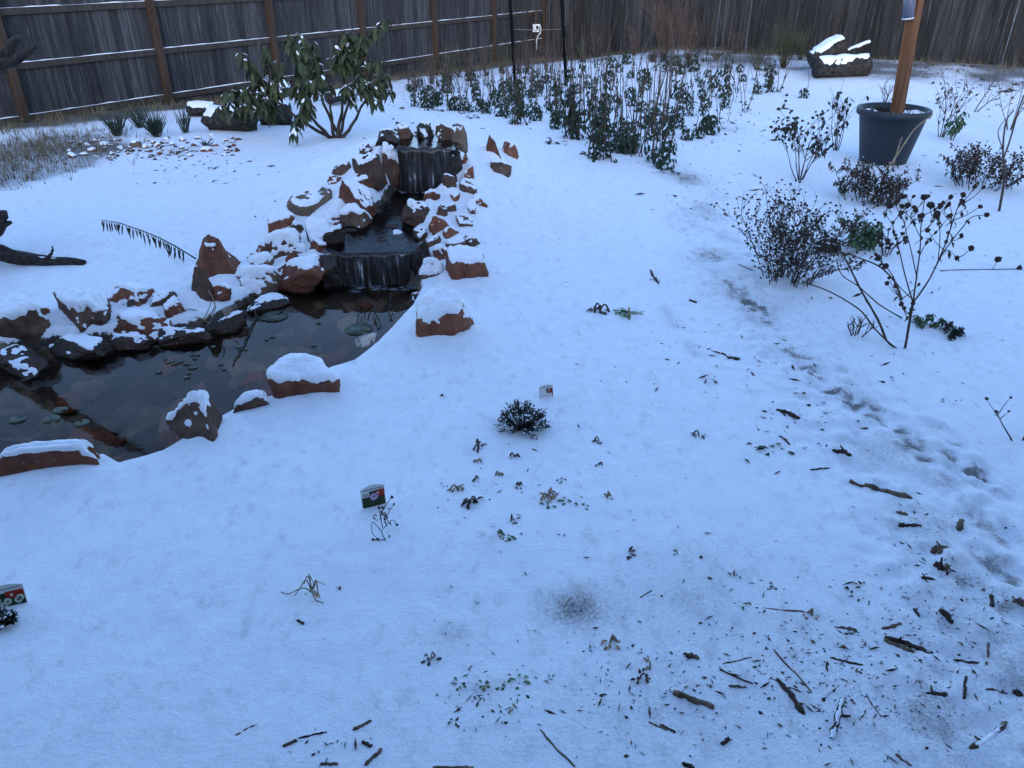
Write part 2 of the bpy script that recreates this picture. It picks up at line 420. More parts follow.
def tag(o, label, cat, group=None):
    o['label'] = label; o['category'] = cat
    if group: o['group'] = group
    return o
def kind(o, k): o['kind'] = k; return o
def thing(name, loc, label, cat, group=None, rz=0):
    o = bpy.data.objects.new(name, None); COL.objects.link(o); o.location = loc; o.rotation_euler = (0, 0, rz); o.empty_display_size = .1
    return tag(o, label, cat, group)
def kids(o): return [c for c in bpy.data.objects if c.parent == o]
def copy_tree(proto, loc, rz, sc, label=None, group=None):
    r = proto[0].copy(); COL.objects.link(r); r.location = loc; r.rotation_euler = (0, 0, rz); r.scale = (sc, sc, sc)
    if label: r['label'] = label
    if group: r['group'] = group
    for c in proto[1:]:
        k = c.copy(); COL.objects.link(k); k.parent = r
    return r
def np_mesh(name, v, f, mats, parent=None, loc=None, smooth=True):
    me = bpy.data.meshes.new(name); me.from_pydata(np.asarray(v).tolist(), [], f)
    for mm in mats: me.materials.append(M[mm])
    me.polygons.foreach_set('use_smooth', [smooth] * len(me.polygons)); me.update()
    o = bpy.data.objects.new(name, me); COL.objects.link(o)
    if parent: o.parent = parent
    if loc is not None: o.location = loc
    return o

# ------------------------------------------------------------------ ground sheet
def axis(lo, hi, f):
    a = [0.0]
    while a[-1] < hi: a.append(a[-1] + f(a[-1]))
    b = [0.0]
    while b[-1] > lo: b.append(b[-1] - f(b[-1]))
    return np.array(sorted(set(b + a)))
xs = axis(-80, 80, lambda x: .018 + (.0 if abs(x) < 3.5 else .03 * (abs(x) - 3.5) if abs(x) < 9 else .165 + .3 * (abs(x) - 9)))
ys = axis(-60, 110, lambda y: (.4 + .2 * abs(y + .6) if y < -.6 else .018 if y < 7.2 else min(.018 + .012 * (y - 7.2), .14) if y < 25 else .14 + .3 * (y - 25)))
X, Y = np.meshgrid(xs, ys)
x, y = X.ravel(), Y.ravel()
z = gh(x, y)
thin_a = np.full(x.shape, .06)
def patch(px, py, rx, ry, a):
    p = hit(px, py); global thin_a
    thin_a = thin_a + a * np.exp(-((x - p.x) / rx) ** 2 - ((y - p.y) / ry) ** 2)
for q in [(572, 608, .11, .10, .27), (458, 632, .10, .06, .20), (620, 600, .3, .25, .10), (700, 575, .25, .2, .13), (860, 690, .6, .32, .11), (980, 600, .3, .3, .07), (640, 720, .45, .15, .13), (760, 640, .4, .2, .07),
          (480, 690, .08, .05, .15), (575, 502, .10, .05, .12), (520, 425, .16, .10, .08),
          (195, 150, .5, .4, .20), (120, 148, .7, .35, .22), (200, 178, .5, .3, .1), (720, 128, .35, .4, .28), (690, 175, .2, .3, .15), (740, 200, .3, .5, .08)]: patch(*q)
bx = np.interp(y, [1.0, 1.3, 1.8, 2.4, 3.0, 3.8, 5.0], [1.15, 1.15, 1.12, 1.08, 1.06, .98, .90])
thin_a += .20 * np.exp(-((x - bx) / .07) ** 2) * ss(.2, .6, vn(x * 5, y * 5, seed=5)) * ss(5.6, 4.5, y) * ss(1.2, 1.6, y)
px_ = np.interp(y, [1.0, 1.6, 2.4, 3.6, 5.0, 7.5, 9.0], [1.25, 1.45, 1.62, 1.5, 1.55, 1.75, 1.6])
thin_a += .23 * np.exp(-((x - px_) / .33) ** 2) * ss(9.5, 8, y) * (.45 + .55 * ss(-.3, .4, vn(x * 4, y * 4, seed=8)))
N26 = ss(-.5, .5, vn(x * 26, y * 26, seed=91))
for fx, fy, a in FEET:
    c, s_ = math.cos(-.35), math.sin(-.35); u, w_ = (x - fx) * c - (y - fy) * s_, (x - fx) * s_ + (y - fy) * c
    thin_a += a * .33 * N26 * ss(1.1, .6, np.sqrt((u / .06) ** 2 + (w_ / .14) ** 2))
FC = at_z(543, 40, -.38); FA = at_z(168, 97, -.38)           # corner and a post of the left fence
FD = Vector((FC.x - FA.x, FC.y - FA.y, 0)); BAY = FD.length / 5; FD.normalize(); FN = Vector((FD.y, -FD.x, 0))
BDIR = Vector((math.cos(R(-36)), math.sin(R(-36)), 0)); BN = Vector((BDIR.y, -BDIR.x, 0))
dl = (x - FC.x) * FN.x + (y - FC.y) * FN.y; db = (x - FC.x) * BN.x + (y - FC.y) * BN.y
thin_a += .55 * ss(1.1, .15, dl + .35 * fbm(x, y, seed=40)) + (.36 + .14 * fbm(x * 2.2, y * 2.2, seed=77)) * ss(3.4, 1.9, db + .5 * fbm(x, y, seed=41))
gx = hit(30, 165)
thin_a += .31 * ss(1.25, .9, np.hypot((x - gx.x + .3) / 1.0, (y - gx.y) / 1.9) + .1 * fbm(x * 2, y * 2, seed=44))
bedc = hit(640, 105); thin_a += .17 * np.exp(-((x - bedc.x) / 2.5) ** 2 - ((y - bedc.y) / 3.0) ** 2) * ss(-.3, .4, vn(x * 3, y * 3, seed=50))
s_p = sdf(POND, x, y)
# ------------------------------------------------------------------ water
m = MB(); c = PA.mean(0); n = len(PA)
big = []
for i in range(n):
    e = PA[i] - c; e = e / np.linalg.norm(e); q = PA[i] + e * .03; big.append((q[0], q[1], ZW))
area = sum(big[i][0] * big[(i + 1) % n][1] - big[(i + 1) % n][0] * big[i][1] for i in range(n))
m.add(big, [tuple(range(n)) if area > 0 else tuple(range(n - 1, -1, -1))]); kind(m.build('pond_water', 'pond_surface', smooth=False), 'structure')
def ribbon(pts, name, matname):
    m = MB(); V = []; Fq = []
    for i, (ax, ay, az, aw) in enumerate(pts):
        a = pts[max(i - 1, 0)]; b = pts[min(i + 1, len(pts) - 1)]
        d = Vector((b[0] - a[0], b[1] - a[1], 0)).normalized(); sd_ = Vector((-d.y, d.x, 0))
        for k in range(7):
            u = k / 6 * 2 - 1; V.append(Vector((ax, ay, az)) + sd_ * u * (aw + .05))
    for i in range(len(pts) - 1):
        for k in range(6): a = i * 7 + k; Fq.append((a + 7, a + 8, a + 1, a))
    m.add(V, Fq); return kind(m.build(name, matname), 'structure')
def dens(pts, n):
    out = []
    for a, b in zip(pts[:-1], pts[1:]):
        for k in range(n): out.append(tuple(a[i] + (b[i] - a[i]) * k / n for i in range(4)))
    return out + [pts[-1]]
ribbon(dens([(p[0], p[1], p[2] - .012, p[3]) for p in STREAM], 4), 'stream_water', 'stream_surface')
pb = [(U_lip.x, U_lip.y - .02, UZ - .012, .20), (U_lip.x, U_lip.y + .55, UZ - .01, .22)]
ribbon(pb, 'pool_water', 'stream_surface')
def fall(name, cx, y0, ztop, zbot, hw, bow, n=28, skew=0):
    m = MB(); V = []; Fq = []; rows = 10
    for j in range(rows + 1):
        u = j / rows; zz = ztop - (ztop - zbot) * (u ** 1.4); out = .045 * math.sqrt(u) + .012
        for k in range(n + 1):
            s_ = k / n * 2 - 1; w = hw * (1 - .06 * u)
            yy = y0 - out - bow * (1 - s_ * s_) + u * (.006 * math.sin(k * 1.9) + .012 * math.sin(k * .53 + 2))
            V.append((s_ * w, yy - y0 + skew * s_, zz + .006 * math.sin(k * .9 + 1) - ztop))
    for j in range(rows):
        for k in range(n): a = j * (n + 1) + k; Fq.append((a, a + 1, a + n + 2, a + n + 1))
    m.add(V, Fq); return kind(m.build(name, 'falling_water', loc=(cx, y0, ztop)), 'structure')
fall('waterfall', U_lip.x, U_lip.y + .02, UZ + .005, .05, .215, .02)
fall('waterfall', L_lip.x + .02, L_lip.y - .04, LZ + .004, ZW - .01, .25, .025, skew=.02)
def foam(name, cx, cy, z_, rx, ry, sd_):
    rg = random.Random(sd_); m = MB()
    for k in range(26):
        q = rg.uniform(0, 6.28); r_ = rg.uniform(0, 1) ** .6
        m.ball((math.cos(q) * r_ * rx, math.sin(q) * r_ * ry, 0), rg.uniform(.012, .035), sq=(1.3, 1, .35), rg=rg)
    return kind(m.build(name, 'foam', loc=(cx, cy, z_)), 'structure')
foam('foam', L_lip.x, L_lip.y - .16, ZW, .30, .07, 4); foam('foam', U_foot.x, U_foot.y + .0, .06, .2, .06, 5)

# ------------------------------------------------------------------ rocks
def rock_shape(seed, w, d, h, planes=9, base=ICO4_V, rough=.05, flat=None, peak=None, sharp=30.0):
    rg = np.random.RandomState(seed)
    n = [(1, 0, 0), (-1, 0, 0), (0, 1, 0), (0, -1, 0), (0, 0, 1), (0, 0, -1)]
    n = [np.array(q, float) + rg.normal(0, .24, 3) for q in n] + [rg.normal(0, 1, 3) for _ in range(planes)]
    o = [rg.uniform(.80, 1.0) for _ in range(6)] + [rg.uniform(.88, 1.12) for _ in range(planes)]
    if flat is not None: n.append(np.array([flat[0], flat[1], 1.0])); o.append(.62)
    inv = np.full(len(base), 0.0); P = sharp
    for q, h_ in zip(n, o):
        q = q / np.linalg.norm(q); dd = np.maximum(base @ q, 0) / h_; inv += dd ** P
    r = inv ** (-1 / P); v = base * r[:, None]
    if peak is not None:                                     # narrow towards the top
        t = np.clip((v[:, 2] + .3) / 1.2, 0, 1)[:, None]; v[:, :2] = v[:, :2] * (1 - peak[2] * t) + np.array(peak[:2]) * t
    q = v * 2.2 + seed * 7.3
    v = v * (1 + rough * 1.6 * fbm(q[:, 0], q[:, 1], q[:, 2], seed=seed, o=3) + rough * .6 * fbm(q[:, 0] * 5, q[:, 1] * 5, q[:, 2] * 5, seed=seed + 5, o=2))[:, None]
    mn, mx = v.min(0), v.max(0); v = (v - (mn + mx) / 2) / (mx - mn) * 1.0
    v[:, :2] *= (1.0 - .42 * v[:, 2:3]); v[:, :2] *= .5 / np.abs(v[:, :2]).max(0)
    return v * np.array([w, d, h])
SN_T = .36
def snow_cap(o, rotm, seed, cover, thick, parent, lo=.0):
    me = o.data; nv = len(me.vertices); co = np.empty(nv * 3); me.vertices.foreach_get('co', co); co = co.reshape(-1, 3)
    nr = np.empty(nv * 3); me.vertices.foreach_get('normal', nr); nr = nr.reshape(-1, 3)
    A = np.array(rotm); nz = (nr @ A.T)[:, 2]; up = A.T @ np.array([0, 0, 1.0])
    sz = co.max(0) - co.min(0); q = co / max(sz.max(), 1e-6) * 5
    hz = (co @ A.T)[:, 2]; hz = (hz - hz.min()) / (hz.max() - hz.min() + 1e-9)
    s = nz - .06 + .42 * fbm(q[:, 0], q[:, 1], q[:, 2] + seed, seed=seed, o=3) + .15 * (hz - .5) - (1 - cover)
    s = s + .10 * fbm(q[:, 0] * 3.1, q[:, 1] * 3.1, q[:, 2] * 3.1, seed=seed + 9, o=2); s = np.minimum(s, (nz - .30) * 1.6)
    ed = np.empty(len(me.edges) * 2, np.int32); me.edges.foreach_get('vertices', ed); ed = ed.reshape(-1, 2)
    for _ in range(3 if nv > 3000 else 1):                   # soften the rim of the snow
        a_ = s.copy(); c_ = np.ones(nv); np.add.at(a_, ed[:, 0], s[ed[:, 1]]); np.add.at(a_, ed[:, 1], s[ed[:, 0]]); np.add.at(c_, ed.ravel(), 1); s = a_ / c_
    s = s + .11 * fbm(q[:, 0] * 5, q[:, 1] * 5, q[:, 2] * 5, seed=seed + 19, o=3)
    t = np.clip(s * 1.8, -.5, 1.0); t = np.where(t > 0, np.sqrt(np.maximum(t, 0)), t)
    v = co + up[None, :] * (thick * SN_T * np.maximum(t, 0))[:, None] + nr * (thick * .30 * np.where(t > 0, t, t * 1.6))[:, None]
    keep = s > -.28
    fs = [tuple(p.vertices) for p in me.polygons]; fs = [f for f in fs if all(keep[i] for i in f)]
    used = sorted({i for f in fs for i in f}); mp = {a: b for b, a in enumerate(used)}
    if not used: return
    return np_mesh('snow_cap', v[used], [tuple(mp[i] for i in f) for f in fs], ['snow'], parent)
ROCKG = 'rocks around the pond and falls'
DRIFT = []
def rock(seed, x0, y0, x1, y1, matn, label, cover=.55, thick=.03, yaw=0, tilt=(0, 0), dscale=.75, flat=None, peak=None, sink=.33, zbase=None, planes=8, hs=1.0, name='rock', cat='rock', sharp=30.0):
    cx = (x0 + x1) / 2; yb = y1 - .12 * (y1 - y0)
    P = hit(cx, yb) if zbase is None else at_z(cx, yb, zbase)
    s = mpp(P); w = (x1 - x0) * s; vis = (y1 - y0) * s; d = w * dscale
    ang = math.atan2(CAM_H - P.z, P.y)
    h = max((vis - d * math.sin(ang) * .7) / math.cos(ang), .38 * vis, .12 * w) * hs
    hh = h / (1 - sink)
    if name == 'slab': hh = max(hh * .6, .05)
    Pc = Vector((P.x, P.y + d * .42, P.z)); zg = P.z if zbase is None else zbase
    rm = Matrix.Rotation(yaw, 3, 'Z') @ Matrix.Rotation(tilt[0], 3, 'X') @ Matrix.Rotation(tilt[1], 3, 'Y')
    v = rock_shape(seed, w, d, hh, planes=planes, flat=flat, peak=peak, sharp=sharp)
    o = np_mesh(name, v, ICO4_F, [matn], loc=(Pc.x, Pc.y, zg + hh * (.5 - sink))); o.rotation_euler = rm.to_euler()
    tag(o, label, cat, ROCKG); DRIFT.append((Pc.x, Pc.y, max(w, d) * .5, h))
    if cover > 0: snow_cap(o, rm, seed, cover, thick, o)
    return o
rr = rock
rr(1, -30, 303, 42, 352, 'brown_rock', 'big snow plastered boulder at the far left end of the pond bank', .75, .05, zbase=-.2, sharp=12)
rr(2, 44, 297, 104, 340, 'brown_rock', 'broad flat slab with thick smooth snow on top above dark pond bank', .6, .05, .1, flat=(0, -.05), zbase=-.2)
rr(3, 97, 283, 150, 313, 'red_rock', 'reddish rock with a snow saddle on top, right of the broad snowy slab', .45, .03, -.2)
rr(4, 103, 311, 166, 342, 'red_rock', 'dark red rock low at the waterline with patchy snow on top', .38, .03, .1, zbase=-.22)
rr(5, 148, 292, 182, 321, 'brown_rock', 'small brown rock just left of the dark grey wedge rock', .25, .02, .3, zbase=-.2)
rr(6, 172, 273, 218, 316, 'brown_rock', 'dark grey-brown wedge rock with sharp snow line over the straw stems', .3, .03, -.35, peak=(.35, 0, .45), zbase=-.2, hs=1.2)
rr(7, 186, 245, 242, 290, 'red_rock', 'tall red triangular rock peak on the far bank of the pond', .22, .025, .25, peak=(-.1, .1, .62), hs=1.25)
rr(8, 232, 254, 274, 276, 'red_rock', 'low red-brown rock just right of the triangular red peak', .4, .03, -.1)
rr(9, 232, 268, 278, 296, 'brown_rock', 'snow topped rock at the waterline below the low red-brown rock', .6, .04, .2, zbase=-.2, sharp=10)
rr(10, 262, 234, 304, 266, 'brown_rock', 'rock with bowl of snow on top left of the lower waterfall', .6, .045, .3, sharp=12)
rr(11, 270, 262, 324, 292, 'red_rock', 'smooth slanting red slab dipping into the pond, snow along upper edge', .3, .03, .1, tilt=(.15, -.35), flat=(-.3, -.3), zbase=-.2)
rr(12, 282, 190, 340, 222, 'tan_rock', 'flat tan rock with patch of snow, highest on the left bank', .22, .02, .25, flat=(-.25, -.35))
rr(13, 262, 212, 298, 238, 'red_rock', 'thin red rock slanting under a snow sheet below the flat tan rock', .55, .03, .45, tilt=(0, -.3))
rr(14, 329, 162, 354, 181, 'brown_rock', 'small rounded brown rock alone on the snow mound left of the upper fall', .3, .02, .2)
rr(15, 333, 190, 380, 224, 'red_rock', 'long red rock with a slanted snow blanket pointing down to the stream', .5, .04, -.6, tilt=(.1, .4), hs=1.2)
rr(16, 348, 160, 386, 190, 'brown_rock', 'brown boulder with snow behind, left of the upper waterfall', .35, .03, .2, hs=1.15)
rr(17, 367, 139, 402, 156, 'red_rock', 'red-brown block at the top left corner of the upper pool', .25, .02, 0)
rr(18, 378, 150, 404, 188, 'brown_rock', 'upright rock plastered white with snow beside the upper waterfall', .85, .05, .2)
rr(19, 449, 127, 468, 154, 'tan_rock', 'tan upright rock with pointed corner at right of the upper pool', .45, .03, -.3, peak=(.4, 0, .4))
rr(20, 441, 150, 464, 180, 'wet_rock', 'dark wet rock against the right edge of the upper waterfall', .15, .02, .3)
rr(21, 484, 137, 502, 161, 'red_rock', 'pointed red horn of rock standing in snow right of the upper fall', .15, .02, .2, peak=(-.2, 0, .3), dscale=.9)
rr(22, 500, 142, 519, 161, 'red_rock', 'red rock with raised right corner beside the pointed red horn', .55, .03, -.2, peak=(.25, 0, .2), dscale=.9)
rr(23, 487, 162, 513, 179, 'brown_rock', 'round brown rock in snow below the red horn', .35, .025, .1)
rr(24, 442, 176, 458, 196, 'brown_rock', 'small broken brown rock right of the stream below the upper fall', .35, .02, .4)
rr(25, 457, 181, 478, 198, 'brown_rock', 'dark round cobble with snow crust right of the broken brown rock', .35, .02, 0)
rr(26, 400, 202, 434, 230, 'brown_rock', 'dark speckled rock on the right bank of the stream', .28, .025, -.3)
rr(27, 444, 204, 458, 216, 'brown_rock', 'tiny rock corner poking out of a snow drift right of the stream', .35, .02, .2)
rr(28, 462, 203, 482, 218, 'brown_rock', 'snow loaded rock with a dark right rim right of the stream', .75, .04, .3)
rr(29, 426, 217, 452, 239, 'red_rock', 'clean red leaf shaped rock leaning in the snow right of the stream', .08, .015, .7, tilt=(0, -.5), dscale=.5)
rr(30, 442, 238, 471, 254, 'brown_rock', 'broken brown rock pieces half sunk in snow above the big right rock', .3, .02, -.2)
rr(31, 440, 251, 491, 288, 'red_rock', 'large reddish rock with snow top on right bank beside the lower fall', .5, .035, .3, flat=(.1, -.15), sharp=12)
rr(32, 418, 260, 446, 279, 'brown_rock', 'small rock with thick snow block on top beside the lower fall', .65, .04, .1)
rr(33, 418, 276, 446, 292, 'brown_rock', 'flat dark ledge rock at the waterline right of the lower fall', .3, .015, 0, zbase=-.2)
rr(34, 410, 296, 472, 342, 'red_rock', 'large brown rock with domed snow cap on the near right edge of the pond', .62, .05, -.15, flat=(-.12, -.22), planes=9, zbase=-.10, sharp=9, sink=.45)
rr(35, 352, 336, 380, 354, 'tan_rock', 'small tan ledge stone under the snow at the near right shore', .5, .03, .2)
rr(36, 264, 358, 337, 399, 'red_rock', 'long brown rock under snow on the near middle edge of the pond', .55, .04, .2, flat=(.12, -.25), planes=9, dscale=.6, zbase=-.10, sharp=9, sink=.5, hs=.85)
rr(37, 156, 396, 224, 443, 'brown_rock', 'dark rough rock with snow hood at the near left edge of the pond', .35, .04, -.3, peak=(.1, .2, .3), zbase=-.10, sharp=14)
rr(38, 230, 394, 268, 408, 'brown_rock', 'thin dark stone sliver between the two near snow capped rocks', .6, .03, .4, dscale=.4, zbase=-.10, sharp=9, sink=.5)
rr(39, -60, 446, 106, 474, 'red_rock', 'long flat edging slab with snow line at the bottom left of the pond', .8, .02, .14, dscale=.25, flat=(0, 0), planes=3, zbase=-.10, sink=.72)
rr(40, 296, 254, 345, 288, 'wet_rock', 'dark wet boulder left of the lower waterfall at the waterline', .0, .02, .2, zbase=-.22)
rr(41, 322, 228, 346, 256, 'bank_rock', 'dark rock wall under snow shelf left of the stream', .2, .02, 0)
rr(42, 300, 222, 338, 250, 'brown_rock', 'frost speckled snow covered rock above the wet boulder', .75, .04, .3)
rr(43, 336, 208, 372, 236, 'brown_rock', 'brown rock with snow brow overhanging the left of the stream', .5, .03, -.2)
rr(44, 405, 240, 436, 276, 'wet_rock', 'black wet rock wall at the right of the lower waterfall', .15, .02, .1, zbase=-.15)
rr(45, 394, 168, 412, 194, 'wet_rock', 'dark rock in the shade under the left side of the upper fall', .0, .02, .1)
rr(46, 304, 226, 330, 240, 'red_rock', 'half buried red cobble above the frost speckled rock', .5, .02, .1)
for i_, (a_, b_, c_, d_, m_) in enumerate([(60, 290, 84, 306, 'red_rock'), (124, 296, 146, 312, 'brown_rock'), (160, 300, 184, 318, 'red_rock'), (218, 262, 240, 282, 'brown_rock'), (250, 244, 272, 258, 'red_rock'), (284, 222, 306, 238, 'brown_rock'), (318, 214, 342, 230, 'red_rock'), (306, 240, 330, 258, 'red_rock'), (322, 176, 346, 192, 'red_rock'), (350, 176, 372, 194, 'red_rock'), (356, 146, 376, 160, 'brown_rock'), (340, 182, 358, 194, 'brown_rock'), (460, 168, 478, 182, 'red_rock'), (470, 196, 488, 208, 'red_rock'), (446, 192, 462, 204, 'red_rock'), (434, 206, 450, 220, 'brown_rock'), (454, 216, 474, 230, 'brown_rock'), (440, 228, 460, 242, 'red_rock'), (460, 236, 482, 250, 'brown_rock'), (424, 236, 444, 252, 'brown_rock'), (430, 246, 452, 264, 'red_rock'), (410, 228, 430, 244, 'brown_rock'), (420, 190, 440, 206, 'red_rock'), (452, 150, 470, 166, 'red_rock'), (300, 270, 324, 288, 'red_rock'), (276, 252, 300, 268, 'red_rock'), (206, 284, 232, 304, 'red_rock'), (18, 306, 50, 328, 'red_rock'), (84, 306, 110, 326, 'brown_rock')]):
    side = 'right of the stream, partly under snow' if a_ > 400 else ('left of the stream, partly under snow' if a_ > 270 else 'on the far pond bank, partly under snow')
    rr(120 + i_, a_, b_, c_, d_, m_, 'small %s filler rock %s' % ('reddish' if m_ == 'red_rock' else 'brown', side), .34, .02, .4 * i_, tilt=(.25 * math.sin(i_ * 2.1), .3 * math.cos(i_ * 1.3)), sink=.38)
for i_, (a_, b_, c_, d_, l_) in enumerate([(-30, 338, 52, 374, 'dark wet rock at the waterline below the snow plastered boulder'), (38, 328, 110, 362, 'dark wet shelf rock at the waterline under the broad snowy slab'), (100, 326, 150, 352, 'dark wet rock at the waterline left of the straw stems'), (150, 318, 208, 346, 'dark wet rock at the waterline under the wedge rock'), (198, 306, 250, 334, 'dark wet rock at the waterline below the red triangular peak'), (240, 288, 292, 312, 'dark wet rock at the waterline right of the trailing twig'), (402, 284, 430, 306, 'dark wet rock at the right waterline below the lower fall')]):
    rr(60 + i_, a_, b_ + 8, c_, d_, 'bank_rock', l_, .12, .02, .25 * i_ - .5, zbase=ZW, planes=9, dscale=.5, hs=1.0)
for i_, (a_, b_, c_, d_, m_, l_) in enumerate([(374, 130, 400, 147, 'wet_rock', 'dark rock at the back left corner of the upper pool'), (394, 125, 418, 142, 'brown_rock', 'brown rock in the middle of the row behind the upper pool'), (414, 123, 438, 141, 'wet_rock', 'dark wet rock right of the middle behind the upper pool'), (434, 125, 456, 143, 'brown_rock', 'brown rock at the back right of the upper pool')]):
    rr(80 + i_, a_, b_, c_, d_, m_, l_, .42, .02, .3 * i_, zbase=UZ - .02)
# ledges behind the falling water
for (cx, y0, zt, zb, hw, lab) in ((U_lip.x, U_lip.y + .15, UZ - .03, .0, .30, 'dark wet stone ledge behind the upper waterfall'), (L_lip.x + .02, L_lip.y + .10, LZ - .02, ZW - .2, .33, 'dark wet stone ledge behind the lower waterfall')):
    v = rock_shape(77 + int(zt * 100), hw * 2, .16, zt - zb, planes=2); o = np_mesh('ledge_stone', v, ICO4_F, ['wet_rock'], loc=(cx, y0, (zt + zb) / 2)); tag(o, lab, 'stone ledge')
# stones in the stream
for i, (a_, b_, s_) in enumerate([(352, 236, 10), (362, 243, 9), (398, 238, 8), (346, 228, 9), (383, 246, 9), (392, 232, 10)]):
    P = hit(a_, b_); r_ = s_ * mpp(P)
    o = np_mesh('stone', rock_shape(200 + i, r_ * 1.6, r_ * 1.3, r_, base=ICO3_V), ICO3_F, ['bank_rock'], loc=P + Vector((0, 0, r_ * .3))); tag(o, 'small dark wet stone in the stream above the lower fall', 'stone', 'stones in the stream')
    if i == 2: o['label'] = 'wet stone with white snow cap in the stream'; snow_cap(o, Matrix.Identity(3), 9, .7, .02, o)
# cobbles round the back of the upper pool, rubble bed by the fence
def pebble(i, a_, b_, s_, matn, lab, grp, cover=.5):
    P = hit(a_, b_); r_ = s_ * mpp(P) * .9; rg = random.Random(i)
    o = np_mesh('stone', rock_shape(300 + i, r_ * rg.uniform(1, 1.5), r_ * rg.uniform(.8, 1.2), r_ * rg.uniform(.6, .9), base=ICO3_V), ICO3_F, [matn], loc=P + Vector((0, 0, r_ * .0)))
    o.rotation_euler = (0, 0, rg.uniform(0, 3)); tag(o, lab, 'stone', grp)
    if rg.random() < .75: snow_cap(o, Matrix.Rotation(o.rotation_euler.z, 3, 'Z'), i, cover, r_ * .25, o)
rg = random.Random(5)
k = 0
for a_, b_, s_ in [(380, 137, 6), (390, 139, 6), (400, 137, 8), (409, 135, 9), (419, 134, 10), (430, 132, 9), (440, 134, 8), (447, 138, 8), (453, 141, 9), (435, 141, 7), (396, 131, 7), (406, 129, 6), (420, 128, 8), (444, 128, 6), (387, 132, 5), (455, 126, 5), (412, 123, 5), (398, 124, 6), (428, 124, 6), (377, 143, 5)]:
    pebble(k, a_, b_, s_, rg.choice(['brown_rock', 'wet_rock', 'tan_rock']), 'small snow dusted cobble around the back of the upper pool', 'cobbles behind the upper pool'); k += 1
for a_, b_, s_ in [(72, 157, 10), (70, 152, 7), (84, 155, 8), (92, 151, 7), (104, 145, 9), (100, 151, 7), (112, 154, 6), (136, 146, 13), (146, 148, 10), (158, 146, 8), (172, 145, 9), (183, 141, 10), (182, 149, 7), (206, 151, 10), (160, 154, 6), (120, 149, 7), (128, 152, 6), (194, 146, 7), (215, 146, 7), (226, 150, 6), (238, 140, 7), (225, 141, 6), (198, 139, 7), (150, 141, 6), (166, 140, 6), (212, 136, 6), (190, 156, 6), (225, 156, 5), (112, 141, 6), (88, 146, 6), (96, 157, 5), (206, 144, 6), (234, 146, 6)]:
    hero = (a_, b_) == (136, 146)
    pebble(k, a_, b_, s_, 'tan_rock' if hero else rg.choice(['brown_rock', 'red_rock', 'tan_rock', 'pebble']), 'largest orange-tan stone in the rubble bed before the spiky tufts' if hero else 'small broken stone in the snowy rubble bed near left fence', 'stones of the rubble bed', .15 if hero else .5); k += 1

for _ in range(60):
    pebble(k, rg.uniform(68, 240), rg.gauss(148, 5.5), rg.uniform(3, 6.5), rg.choice(['brown_rock', 'bank_rock', 'red_rock', 'pebble', 'bank_rock']), 'small broken stone in the snowy rubble bed near left fence', 'stones of the rubble bed', .3); k += 1
# ------------------------------------------------------------------ ground mesh, with snow drifted against the rocks
dd_ = np.zeros_like(z); dry = ss(.04, .14, s_p)
for cx, cy, rad, hh in DRIFT:
    sel = np.abs(x - cx) < rad * 2.6
    q = np.hypot(x[sel] - cx, (y[sel] - cy - .35 * rad) * 1.0) / rad
    dd_[sel] = np.maximum(dd_[sel], .27 * hh * ss(2.0, .5, q))
dsx, _v, wsx = seg_d(STREAM, x, y); dpx_, _v, wpx_ = seg_d(POOL, x, y)
z = z + np.minimum(dd_, .07) * dry * ss(wsx + .04, wsx + .16, dsx) * ss(wpx_ + .04, wpx_ + .14, dpx_)
nx, ny = len(xs), len(ys)
idx = np.arange(nx * ny).reshape(ny, nx)
F = np.stack([idx[:-1, :-1], idx[:-1, 1:], idx[1:, 1:], idx[1:, :-1]], -1).reshape(-1, 4)
me = bpy.data.meshes.new('snow_ground')
me.vertices.add(nx * ny); me.vertices.foreach_set('co', np.stack([x, y, z], 1).ravel())
me.loops.add(F.size); me.loops.foreach_set('vertex_index', F.ravel().astype(np.int32))
me.polygons.add(len(F)); me.polygons.foreach_set('loop_start', np.arange(0, F.size, 4, dtype=np.int32)); me.polygons.foreach_set('loop_total', np.full(len(F), 4, np.int32))
me.materials.append(M['snow_ground'])
ds, vs, ws = seg_d(STREAM, x, y); dp, vp, wp = seg_d(POOL, x, y)
wet = np.maximum(ss(.05, -.07, s_p), np.maximum(ss(ws + .10, ws - .02, ds), ss(wp + .10, wp - .02, dp)))
me.polygons.foreach_set('use_smooth', np.ones(len(F), bool))
me.update(calc_edges=True)
a = me.attributes.new('wet', 'FLOAT', 'POINT'); a.data.foreach_set('value', wet.astype(np.float32))
a = me.attributes.new('thin', 'FLOAT', 'POINT'); a.data.foreach_set('value', np.clip(thin_a, 0, .7).astype(np.float32))
ground = bpy.data.objects.new('snow_ground', me); COL.objects.link(ground); kind(ground, 'structure')

